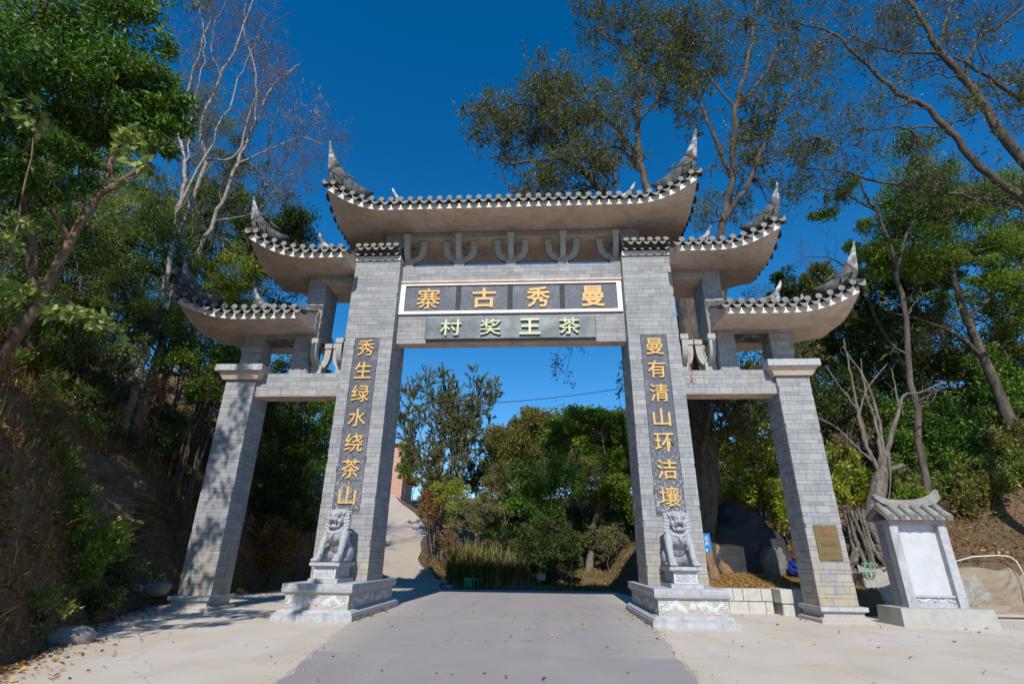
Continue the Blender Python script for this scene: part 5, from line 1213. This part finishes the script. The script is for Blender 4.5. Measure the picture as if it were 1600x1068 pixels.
tree('round_tree', 'dense fresh green round crown on the skyline, right of the pair', 'tree', foot(6.5, 42), [([foot(6.5, 42), px(905, 760, 42), px(910, 700, 42)], .35, .15), ([px(905, 750, 42), px(880, 700, 42)], .15, .06), ([px(906, 740, 42), px(950, 690, 42)], .15, .06)], M['bark_dark'], L['bright'], None, 0,
     [blob(885, 672, 42, 34, 4200, .75), blob(925, 660, 42, 34, 4200, .7), blob(962, 668, 42, 32, 3600, .8), blob(900, 712, 43, 44, 3800), blob(955, 715, 43, 40, 3400), blob(985, 700, 43, 30, 2000)], GC, lsz=.34, asp=.5)
fill('slope_bush', 'bush in the scrub on the slope beyond the road', GC, 'bush', [(u, v, y) for v, y, us in ((745, 31, range(695, 1000, 40)), (800, 27, range(700, 1000, 45)), (850, 23, range(800, 1000, 48))) for u in us], [L['deep'], L['mid'], L['olive'], L['grey'], L['dark']], 1500, (24, 36), .19)
# reeds: long arching blades
def blades(c, r, n, hgt, w_, m_, name, label=None, cat=None, group=None, lean=.5, parent=None, stuff=False, ground=True):
    ang = rng.uniform(0, 2*math.pi, n); rr = np.sqrt(rng.random(n)); x = c[0]+r[0]*rr*np.cos(ang); y = c[1]+r[1]*rr*np.sin(ang); z = H(x, y)-.05 if ground else np.full(n, c[2])
    B = np.stack([x, y, z], 1); a2 = rng.uniform(0, 2*math.pi, n); D = np.stack([np.cos(a2), np.sin(a2), 0*a2], 1)*rng.uniform(.1, 1, (n, 1))*lean
    h = (rng.uniform(.5, 1, n)*hgt)[:, None]; S = unit(np.cross(D, [0, 0, 1.]))*w_; k = 5; V = []
    for q in range(k):
        s = q/(k-1); c_ = B+np.array([0, 0, 1.])*h*(s-.35*s**3*np.linalg.norm(D, axis=1, keepdims=True)*1.4)+D*h*s**1.8; ww = (1-s)**.6*.5+.02
        V += [c_-S*ww, c_+S*ww]
    V = np.stack(V, 1); n_ = V.shape[1]; f = np.array([[2*q, 2*q+1, 2*q+3, 2*q+2] for q in range(k-1)]); Fq = (f[None]+n_*np.arange(n)[:, None, None]).reshape(-1, 4)
    me = np_mesh(name, V.reshape(-1, 3), Fq, m_, False, np.repeat(np.clip(rng.normal(.5, .25, n), 0, 1), k-1)); o = link(name, me, parent)
    if label: tag(o, label, cat, group)
    if stuff: o['kind'] = 'stuff'
    return o
for (u, y, r, n, h, lb) in ((722, 19.2, .9, 520, 3.5, 'tall clump of arching reeds left, just behind the green bin'), (768, 19, 1.0, 560, 3.3, 'middle clump of arching reeds with straw coloured tips'), (808, 19.2, .9, 480, 2.7, 'right hand clump of drier reeds beside the dark bushes'), (740, 21.3, 1.2, 500, 3.8, 'back row clump of taller green reeds')):
    p = at(u, 900, y); blades((p[0], y, 0), (r, r*.8), n, h, .075, L['reed'], 'reed_clump', lb, 'reeds', 'reed clumps beyond the road', 1.15)

# --- right: great tree behind the right main pillar
yT = 6.6
limbs = [([(8.05, yT, .3), (7.95, yT, 2.0), px(1098, 740, yT), px(1090, 640, yT), px(1080, 560, yT), px(1075, 480, yT), px(1068, 420, yT)], .78, .42),
         ([px(1080, 560, yT), px(1115, 520, yT), px(1130, 440, yT), px(1125, 370, yT), px(1145, 280, yT), px(1150, 170, 6), px(1175, 70, 6), px(1185, -40, 6)], .30, .08),
         ([px(1068, 420, yT), px(1030, 350, yT), px(1004, 270, 6.5), px(995, 200, 6.4), px(1000, 110, 6.2), px(985, 20, 6)], .30, .06),
         ([px(1040, 380, yT), px(985, 330, 6), px(940, 300, 5.5), px(905, 262, 5), px(870, 248, 4.8), px(800, 255, 4.4), px(765, 245, 4.2)], .26, .03),
         ([px(1000, 240, 6.4), px(940, 180, 6), px(890, 150, 5.8), px(840, 130, 5.5)], .12, .03), ([px(1004, 260, 6.5), px(965, 230, 6), px(930, 235, 6), px(900, 215, 5.7)], .09, .03),
         ([px(905, 262, 5), px(880, 200, 5), px(840, 170, 4.6), px(800, 160, 4.4)], .10, .02), ([px(870, 248, 4.8), px(835, 210, 4.6), px(790, 205, 4.4), px(760, 190, 4.2)], .07, .02),
         ([px(1145, 280, yT), px(1110, 200, 6), px(1080, 120, 6), px(1060, 30, 6)], .14, .04), ([px(1150, 170, 6), px(1100, 110, 6), px(1060, 60, 6)], .08, .03), ([px(1130, 350, yT), px(1175, 275, 6.5), px(1200, 210, 6.5), px(1235, 150, 6.5), px(1290, 90, 6.4)], .16, .04),
         ([px(1150, 170, 6), px(1200, 110, 6.5), px(1225, 30, 6.5), px(1230, -40, 6.5)], .10, .04), ([px(1080, 620, yT), px(1135, 628, 6.0), px(1160, 640, 5.8)], .17, .08), ([px(995, 200, 6.4), px(1040, 130, 6.3), px(1050, 60, 6.3)], .09, .03),
         ([px(1000, 110, 6.2), px(950, 60, 6), px(920, 20, 6)], .07, .02), ([px(1160, 640, 5.8), px(1190, 600, 5.8), px(1200, 560, 5.8)], .07, .03), ([px(905, 262, 5), px(875, 290, 4.8), px(850, 288, 4.6)], .05, .02)]
tree('great_tree', 'huge old tree behind the right main pillar, thick brown trunk and wide thin leaved crown', 'tree', (8.05, yT, .6), limbs, M['bark_dark'], L['sparse'],
     [(14, (1.2, 3.4), .34, .6, .1), (8, (.6, 1.7), .48, .6, 0), (5, (.3, .9), .7, .6, -.05)], 12, [blob(930, 180, 6, 50, 700), blob(1080, 60, 6, 60, 1200), blob(1160, 40, 6, 60, 1200), blob(985, 130, 6, 50, 900), blob(850, 200, 4.8, 45, 500), blob(1230, 300, 6.5, 45, 500), blob(800, 210, 4.5, 50, 500), blob(870, 130, 5.5, 50, 600), blob(1010, 60, 6, 60, 900), blob(1110, 330, 6.6, 50, 600), blob(1180, 250, 6.6, 50, 600)], lsz=.13, asp=.5, droop=.2)
# root flare
tr_ = [o for o in COL.objects if o.name == 'great_tree'][0]
mb = MB()
for a in np.linspace(0, 2*math.pi, 7, False)+.3: mb.tube([(7.95+.55*math.cos(a), yT+.55*math.sin(a), 2.2), (8.0+.72*math.cos(a), yT+.72*math.sin(a), 1.3), (8.0+1.1*math.cos(a), yT+1.1*math.sin(a), .75), (8.0+1.5*math.cos(a), yT+1.5*math.sin(a), .45)], [.22, .26, .26, .14], 8)
mb.build('root_flare', M['bark_brown'], tr_)
# hanging twigs seen under the lintel
tree('hanging_vine', 'thin leafy vine dangling below the lintel against the sky, near the right main pillar', 'vine', px(900, 470, 5), [([px(905, 440, 5), px(898, 510, 5), px(890, 560, 5), px(880, 600, 5)], .02, .008), ([px(898, 510, 5), px(875, 545, 5), px(868, 575, 5)], .012, .006), ([px(985, 520, 5), px(972, 590, 5), px(968, 640, 5)], .012, .006)], M['bark_dark'], L['sparse'], [(9, (.3, .8), .6, .6, -.3), (4, (.15, .4), .7, .6, -.2)], 3, None, lsz=.12, asp=.5, droop=.5)

# --- right: leaning bare-branched tree at the right edge
limbs = [([(21.5, 2.8, 2.5), (21.3, 2.4, 8), px(1668, 380, 2), px(1600, 312, 1.6), px(1540, 268, 1.4), px(1490, 212, 1.2), px(1450, 172, 1.0), px(1395, 140, .8), px(1345, 92, .6), px(1300, 52, .4), px(1235, 30, .3)], .24, .035),
         ([(21.3, 2.4, 8), px(1660, 340, 1.8), px(1612, 270, 1.5), px(1560, 200, 1.2), px(1510, 125, 1.0), px(1468, 80, .8), px(1440, 30, .7), px(1400, -30, .6)], .27, .09),
         ([px(1660, 200, 2.0), px(1600, 160, 1.4), px(1545, 120, 1.1), px(1490, 90, .9)], .14, .05), ([px(1468, 80, .8), px(1478, 30, .8), px(1492, -30, .8)], .08, .04), ([px(1508, 122, 1), px(1525, 65, 1.2), px(1570, 35, 1.3), px(1610, 5, 1.4)], .09, .04),
         ([px(1468, 84, .8), px(1400, 80, .7), px(1340, 60, .6), px(1290, 10, .5)], .07, .02), ([px(1475, 200, 1.2), px(1400, 200, 1.2), px(1340, 205, 1.2), px(1265, 214, 1.2)], .05, .02), ([px(1420, 290, 3), px(1360, 282, 3), px(1320, 268, 3), px(1250, 262, 3)], .07, .03), ([px(1660, 330, 3.2), px(1520, 310, 3), px(1420, 290, 3)], .10, .06),
         ([px(1395, 140, .8), px(1415, 95, .8), px(1418, 60, .8)], .05, .02), ([px(1545, 120, 1.1), px(1580, 180, 1.2), px(1640, 170, 1.2)], .05, .02), ([px(1300, 52, .4), px(1260, 90, .5), px(1225, 120, .5)], .05, .02)]
tree('leaning_tree', 'leaning grey barked tree reaching in from the right edge, its branches nearly bare', 'tree', (21.5, 2.8, 2.5), limbs, M['bark_dark'], L['sparse'], [(12, (1.0, 3.2), .32, .6, .2), (8, (.5, 1.5), .5, .6, .1), (4, (.25, .8), .7, .6, 0)], 3,
     [blob(1440, 240, 1.6, 46, 350, .6), blob(1500, 185, 1.5, 40, 250), blob(1560, 120, 1.5, 40, 260), blob(1330, 160, 1, 60, 260), blob(1270, 230, 2, 50, 260), blob(1400, 150, 1, 40, 120)], lsz=.13, asp=.5)
tree('small_leaved_tree', 'loose crowned tree with small glossy leaves between the leaning limbs and the right wing roofs', 'tree', foot(17.5, 6.5), [([foot(17.5, 6.5), px(1420, 560, 6.5), px(1400, 420, 6), px(1370, 330, 5.5), px(1330, 270, 5)], .16, .04), ([px(1370, 330, 5.5), px(1310, 300, 5), px(1260, 290, 5)], .06, .02), ([px(1400, 420, 6), px(1430, 320, 6), px(1420, 230, 6)], .08, .03)], M['bark_dark'], L['mid'],
     [(9, (.9, 2.0), .4, .6, .1), (5, (.4, 1.0), .5, .6, 0)], 8, [blob(1330, 290, 5.2, 36, 500, .7), blob(1290, 325, 5.2, 30, 350, .6), blob(1430, 230, 6, 40, 600), blob(1500, 270, 6, 40, 500)], lsz=.15, asp=.5)
# --- right: tall fresh-green tree and its darker neighbours
tree('tall_green_tree', 'tall light green leaved tree on the right slope with leaning dark trunk', 'tree', foot(25.5, 9.5), [([foot(25.5, 9.5), px(1600, 705, 9.5), px(1570, 640, 9.4), px(1535, 555, 9.2), px(1512, 500, 9), px(1490, 430, 9), px(1480, 350, 9), px(1485, 300, 9)], .34, .08), ([px(1535, 555, 9.2), px(1490, 520, 9), px(1440, 500, 9), px(1400, 490, 8.8)], .12, .04), ([px(1512, 500, 9), px(1560, 450, 9), px(1600, 400, 9)], .12, .04), ([px(1490, 430, 9), px(1430, 380, 9), px(1400, 340, 9)], .09, .03)],
     M['bark_dark'], L['bright'], [(5, (1, 2.2), .4, .6, .1), (4, (.5, 1.1), .5, .6, 0)], 5,
     [blob(1440, 300, 9, 46, 2600, .8), blob(1490, 330, 9, 55, 3000, .7), blob(1550, 310, 9, 50, 2400, .7), blob(1410, 350, 9, 46, 2300, .8), blob(1390, 410, 8.8, 40, 1700, .7), blob(1450, 400, 8.6, 50, 2200, .6), blob(1530, 390, 9, 52, 2300, .6), blob(1590, 370, 9.3, 50, 2000), blob(1570, 450, 9, 46, 1500, .6), blob(1350, 390, 9, 26, 700), blob(1630, 300, 9.4, 50, 1500)], lsz=.2, asp=.42, droop=.1)
GR_ = 'trees and bushes on the right slope'
for a in (
    ('dense_tree', 'dark evergreen crown directly right of the lowest right wing roof', 1330, 480, 14, 78, 5200, L['dark'], .26, 1.),
    ('dense_tree', 'dark evergreen mass behind the bare forked branches', 1400, 560, 13, 85, 5200, L['dark'], .26, 1.),
    ('dense_tree', 'olive topped crown peeping over the lowest right wing roof', 1285, 445, 17, 32, 1700, L['olive'], .25, 1.),
    ('dense_bush', 'dark broadleaf bush in the middle of the right slope', 1450, 680, 11, 80, 4800, L['deep'], .22, .9),
    ('dense_bush', 'shaded bush at the right edge of the slope', 1560, 610, 12, 75, 3800, L['deep'], .24, .9),
    ('dense_bush', 'mid green foliage at the right edge, half way up', 1590, 500, 11, 60, 2600, L['mid'], .22, 1.),
    ('dense_bush', 'shaded bush right of the capital of the outer pillar', 1300, 620, 11, 60, 3600, L['dark'], .2, 1.),
    ('dense_bush', 'yellow green broadleaf bush beside the gnarled root tree', 1318, 745, 6.2, 46, 1700, L['yellow'], .17, 1.2),
    ('dense_bush', 'fresh green weeds behind the stele roof', 1425, 772, 5.4, 34, 700, L['bright'], .17, .5),
    ('dense_bush', 'tall yellow green bush filling the right side opening', 1175, 720, 10.5, 56, 3200, L['yellow'], .2, 1.2),
    ('dense_bush', 'dark leaves in the upper part of the right side opening', 1165, 640, 11.5, 42, 1300, L['deep'], .2, .8),
    ('dense_bush', 'green bush behind the black boulder, right side', 1225, 790, 9.4, 36, 1500, L['yellow'], .18, 1.2),
    ('dense_bush', 'pale distant foliage low in the right side opening', 1130, 770, 18, 30, 1200, L['grey'], .22, 1.),
    ('dense_bush', 'small dark bush below the boulder and blue tarpaulin', 1235, 865, 7.2, 22, 500, L['dry'], .12, .7),
    ('dense_bush', 'leafy scrub on the slope above the stele', 1500, 760, 9.5, 45, 1500, L['deep'], .18, .6),
    ('dense_bush', 'grey green brush behind the upper right wing roof', 1230, 450, 15, 36, 1100, L['dark'], .24, .7),
    ('dense_tree', 'hazy crown low behind the right wing columns', 1260, 540, 20, 60, 2600, L['olive'], .3, 1.)):
    bushy(*a[:10], group=GR_, cat='tree' if 'tree' in a[0] else 'bush')
fill0('woodland_tree', 'tree in the woodland on the right slope', GR_, 'tree', [(1340, 560, 16), (1290, 520, 18), (1410, 480, 15), (1380, 640, 14), (1460, 600, 15), (1520, 680, 13), (1590, 650, 14), (1560, 560, 15), (1330, 680, 12), (1500, 480, 16), (1600, 580, 13), (1270, 600, 15), (1440, 740, 10.5), (1540, 720, 12), (1590, 715, 9.5), (1500, 790, 8), (1600, 770, 8), (1250, 500, 20), (1420, 420, 13), (1480, 540, 12)],
      [L['deep'], L['mid'], L['dark'], L['olive']], 2000, (50, 75), .2)
fill0('woodland_bush', 'bush behind the boulder in the right side opening', GR_, 'bush', [(1140, 700, 14), (1190, 680, 13), (1200, 760, 11), (1145, 760, 13)], [L['mid'], L['yellow'], L['bright']], 1200, (36, 50), .18)
# gnarled pollard with twisted roots and bare forks
y = 4.75
pl = [([(13.9, y, .6), px(1372, 850, y), px(1368, 790, y), px(1378, 740, y), px(1380, 715, y)], .38, .20)]
for pts, r0 in (([(1372, 735), (1352, 690), (1340, 640), (1330, 585), (1318, 530)], .12), ([(1378, 722), (1368, 660), (1352, 610), (1345, 560)], .11), ([(1382, 720), (1395, 670), (1405, 640), (1412, 618), (1440, 612), (1475, 596)], .13), ([(1382, 720), (1372, 650), (1355, 600), (1330, 560), (1316, 540)], .09), ([(1375, 730), (1340, 700), (1310, 670), (1275, 650)], .07), ([(1355, 690), (1345, 640), (1360, 600), (1385, 570)], .06), ([(1340, 640), (1310, 600), (1290, 570)], .05), ([(1385, 735), (1400, 730), (1412, 726)], .14), ([(1405, 640), (1398, 600), (1392, 575)], .05)):
    pl.append(([px(u, v, y-.05) for u, v in pts], r0*.8, .025 if r0 < .14 else .08))
for k in range(13):
    a = k*.5+.2; rr = .24+.16*random.random(); pts = []
    for q in range(6): s = q/5; pts.append((13.75+(rr+.30*s*s)*math.cos(a+s*.9+.3*math.sin(5*s+k*1.7)), y+(rr+.3*s*s)*math.sin(a+s*.9), 3.4-2.8*s))
    pl.append((pts, random.uniform(.04, .09), random.uniform(.08, .13)))
for k in range(7): pl.append(([(13.5-.1*k, y-.1-.08*k, 2.2-.2*k), (13.1-.16*k+.1*math.sin(k*4), y-.2, 1.4-.1*k), (12.8-.17*k+.12*math.sin(k*7), y-.4-.05*k, .5)], .06+.02*(k % 3), .07))
tree('gnarled_tree', 'gnarled pollarded tree with twisted roots and bare forked branches, just behind the stele', 'tree', (13.9, y, .6), pl, M['bark_grey'], L['sparse'], [(2, (.4, 1.2), .4, .6, .3)], 0)
mb = MB(); mb.tube([px(1389, 700, 4.3), px(1392, 740, 4.3), px(1390, 770, 4.3), px(1386, 790, 4.3)], [.025]*4, 6); tag(mb.build('hanging_root', M['bark_grey']), 'thin pale aerial root hanging down behind the stele roof', 'root')
tree('bare_tree', 'leafless dark tree against the sky right of the lowest right wing roof', 'tree', foot(21, 12), [([foot(21, 12), px(1420, 600, 12), px(1360, 480, 12), px(1350, 440, 12), px(1335, 400, 12)], .14, .04), ([px(1350, 440, 12), px(1300, 405, 12), px(1250, 400, 12)], .06, .02), ([px(1360, 480, 12), px(1390, 420, 12), px(1380, 380, 12)], .06, .02)], M['bark_dark'], L['sparse'], [(12, (1.2, 2.6), .4, .6, .2), (6, (.5, 1.2), .5, .5, .1)], 0)

fill0('bank_shrub', 'shrub on the steep dark face of the left bank', GRP, 'shrub', [(30, 640, -4), (90, 720, -3.5), (20, 780, -5.5), (170, 600, .5), (230, 620, 3), (60, 590, -2.5), (280, 660, 5), (15, 860, -6.5), (60, 950, -6.8), (175, 900, -1.2), (120, 620, -1.0), (330, 640, 7), (250, 590, 4), (200, 560, 2), (140, 560, 0), (70, 830, -4.6), (95, 890, -4.0), (150, 940, -3.4), (200, 910, -.6), (60, 680, -3.2), (160, 660, 0), (215, 690, 2.2), (110, 780, -3.0)],
      [L['dark'], L['olive'], L['mid'], L['dark'], L['dry']], 620, (32, 50), .11)
# --- outcrop, leaf litter and dry grass
AA, BB = np.meshgrid(np.linspace(0, 1, 110), np.linspace(0, 1, 90), indexing='ij'); YY = -1.9+5.6*AA; ZZ = .9+3.9*BB; FXX = ip(YY, FY, FX)
nz = fbm(np.stack([YY*.45, ZZ*.5, 0*YY+4], -1), 5); ph = ZZ*2.1+YY*.22+1.5*nz; saw = ph-np.floor(ph); ph2 = ZZ*6.5+YY*.5+4*nz; saw2 = ph2-np.floor(ph2)
EE = np.sin(np.pi*AA)**.5*np.sin(np.pi*np.clip(BB*.98+.01, 0, 1))**.5
XX = FXX-1.15-BB*1.75+EE*(.72+.95*nz+.42*saw**1.5+.14*saw2+.12*fbm(np.stack([YY*3, ZZ*5, 0*YY+8], -1), 3)); V = np.stack([XX, YY, ZZ], -1).reshape(-1, 3)
i = np.arange(len(V)).reshape(110, 90)
tag(link('rock_outcrop', np_mesh('rock_outcrop', np.array(V), np.stack([i[:-1, :-1], i[1:, :-1], i[1:, 1:], i[:-1, 1:]], -1).reshape(-1, 4), M['rock'], False)), 'outcrop of layered brown rock in the shaded left bank beside the outer pillar', 'rock')
def litter(name, xs, ys_, n, m_, size, on=None, zoff=.01, mask=None):
    x = rng.uniform(*xs, n); y = rng.uniform(*ys_, n)
    if mask is not None: k = mask(x, y); x, y = x[k], y[k]
    z = (H(x, y) if on is None else np.full(len(x), on))+zoff; D = rng.normal(size=(len(x), 3))*np.array([1, 1, .28]); V, f = leaf_quads(np.stack([x, y, z], 1), D, size, .6)
    V[:, 2] = np.maximum(V[:, 2], np.repeat(z, 4)-.004)
    return tag(link(name, np_mesh(name, V, f, m_, False, np.clip(rng.normal(.5, .28, len(x)), 0, 1))), kind='stuff')
dl = lambda x, y: ip(y, FY, FX)-x
litter('leaf_litter', (-24, -6), (-11, 20), 110000, L['dry'], .12, mask=lambda x, y: (dl(x, y) > .1) & (dl(x, y) < 13))
litter('verge_litter', (-14, -5), (-12, 14), 60000, L['dry'], .10, on=-.165, mask=lambda x, y: (dl(x, y) < .3) & (rng.random(len(x)) < np.exp(-np.abs(dl(x, y))*3.0)))
litter('scattered_leaves', (-9, 17), (-10, 2), 190, L['dry'], .09, on=-.158, mask=lambda x, y: (dl(x, y) < 0))
litter('pillar_foot_litter', (3.3, 4.9), (-3.5, 5), 500, L['dry'], .08, on=-.158, mask=lambda x, y: rng.random(len(x)) < np.exp(-((x-4.05)**2)/.03))
litter('knoll_litter', (6.4, 13), (3.0, 9), 7000, L['straw'], .12, zoff=.03)
litter('slope_litter', (13, 34), (4.2, 24), 26000, L['dry'], .16, zoff=.02)
litter('far_slope_litter', (-9, 12), (15, 32), 14000, L['dry'], .15, zoff=.02, mask=lambda x, y: x > ip(y, PY, PXR)+.1)
blades((-16, -2, 0), (6, 9), 1, .1, .01, L['straw'], 'x') if False else None
def grass(name, xs, ys_, n, h, w_, m_, mask=None, lean=.9):
    x = rng.uniform(*xs, n); y = rng.uniform(*ys_, n)
    if mask is not None: k = mask(x, y); x, y = x[k], y[k]
    n = len(x); z = H(x, y)-.02; B = np.stack([x, y, z], 1); a2 = rng.uniform(0, 2*math.pi, n); D = np.stack([np.cos(a2), np.sin(a2), 0*a2], 1)*rng.uniform(.1, 1, (n, 1))*lean
    hh = (rng.uniform(.3, 1, n)*h)[:, None]; S = unit(np.cross(D, [0, 0, 1.]))*w_; V = []
    for q in range(4): s = q/3; c_ = B+np.array([0, 0, 1.])*hh*(s-.45*s**3)+D*hh*s**1.8; ww = (1-s)**.6*.5+.03; V += [c_-S*ww, c_+S*ww]
    V = np.stack(V, 1); f = np.array([[2*q, 2*q+1, 2*q+3, 2*q+2] for q in range(3)]); Fq = (f[None]+8*np.arange(n)[:, None, None]).reshape(-1, 4)
    return tag(link(name, np_mesh(name, V.reshape(-1, 3), Fq, m_, False, np.repeat(np.clip(rng.normal(.5, .28, n), 0, 1), 3))), kind='stuff')
grass('bank_dry_grass', (-22, -6), (-11, 16), 22000, .7, .014, L['straw'], lambda x, y: (dl(x, y) > .2) & (dl(x, y) < 11) & (vnoise(np.stack([x*.5, y*.5, 0*x], -1)) > .42))
grass('bank_brambles', (-20, -6), (-11, 16), 16000, 1.2, .012, L['dry'], lambda x, y: (dl(x, y) > .3) & (dl(x, y) < 9) & (vnoise(np.stack([x*.6, y*.6, 0*x+9], -1)) > .4), 1.6)
litter('bank_ivy', (-20, -6), (-11, 14), 60000, L['dark'], .13, zoff=.16, mask=lambda x, y: (dl(x, y) > .4) & (dl(x, y) < 10) & (vnoise(np.stack([x*.7, y*.7, 0*x+21], -1)) > .55))
grass('bank_ferns', (-24, -8), (-11, 20), 9000, .5, .04, L['mid'], lambda x, y: (dl(x, y) > 2.) & (dl(x, y) < 12) & (vnoise(np.stack([x*.45, y*.45, 0*x+3], -1)) > .55))
grass('knoll_grass', (6.4, 12.9), (3.0, 10), 9000, .28, .012, L['straw'])
grass('slope_grass', (13.2, 32), (4.2, 22), 9000, .4, .02, L['straw'], lambda x, y: vnoise(np.stack([x*.5, y*.5, 0*x+2], -1)) > .5)
grass('far_grass', (-8, 12), (15, 30), 12000, .6, .025, L['reed'], lambda x, y: (x > ip(y, PY, PXR)+.5) & (vnoise(np.stack([x*.4, y*.4, 0*x+2], -1)) > .4))
M['grit'] = plain('pale_grit', (.45, .42, .38), (.25, .23, .21), 20)
litter('road_edge_grit', (-5.5, 5), (-9.5, 11), 16000, leafm('grit_bits', [(0, (.10, .09, .08)), (.5, (.22, .20, .175)), (1, (.36, .33, .29))], 0.02, .9, .1), .035, on=-.160, mask=lambda x, y: rng.random(len(x)) < np.exp(-np.minimum(np.abs(x-ip(y, ya, al)), np.abs(x-ip(y, ya, ar)))*7)*.9)
# grass tufts at the foot of the left pedestal
for (x, yy, lb) in ((-4.02, -1.6, 'small green weed at the front inner foot of the left pedestal'), (-4.0, -.5, 'dry grass tuft halfway along the left pedestal foot'), (-3.98, .9, 'dry grass tuft near the back of the left pedestal foot')):
    blades((x, yy, -.17), (.06, .12), 26, .28, .014, L['bright'] if 'green' in lb else L['straw'], 'weed_tuft', lb, 'weed', None, .8, ground=False)
print('leaves', LEAFN)
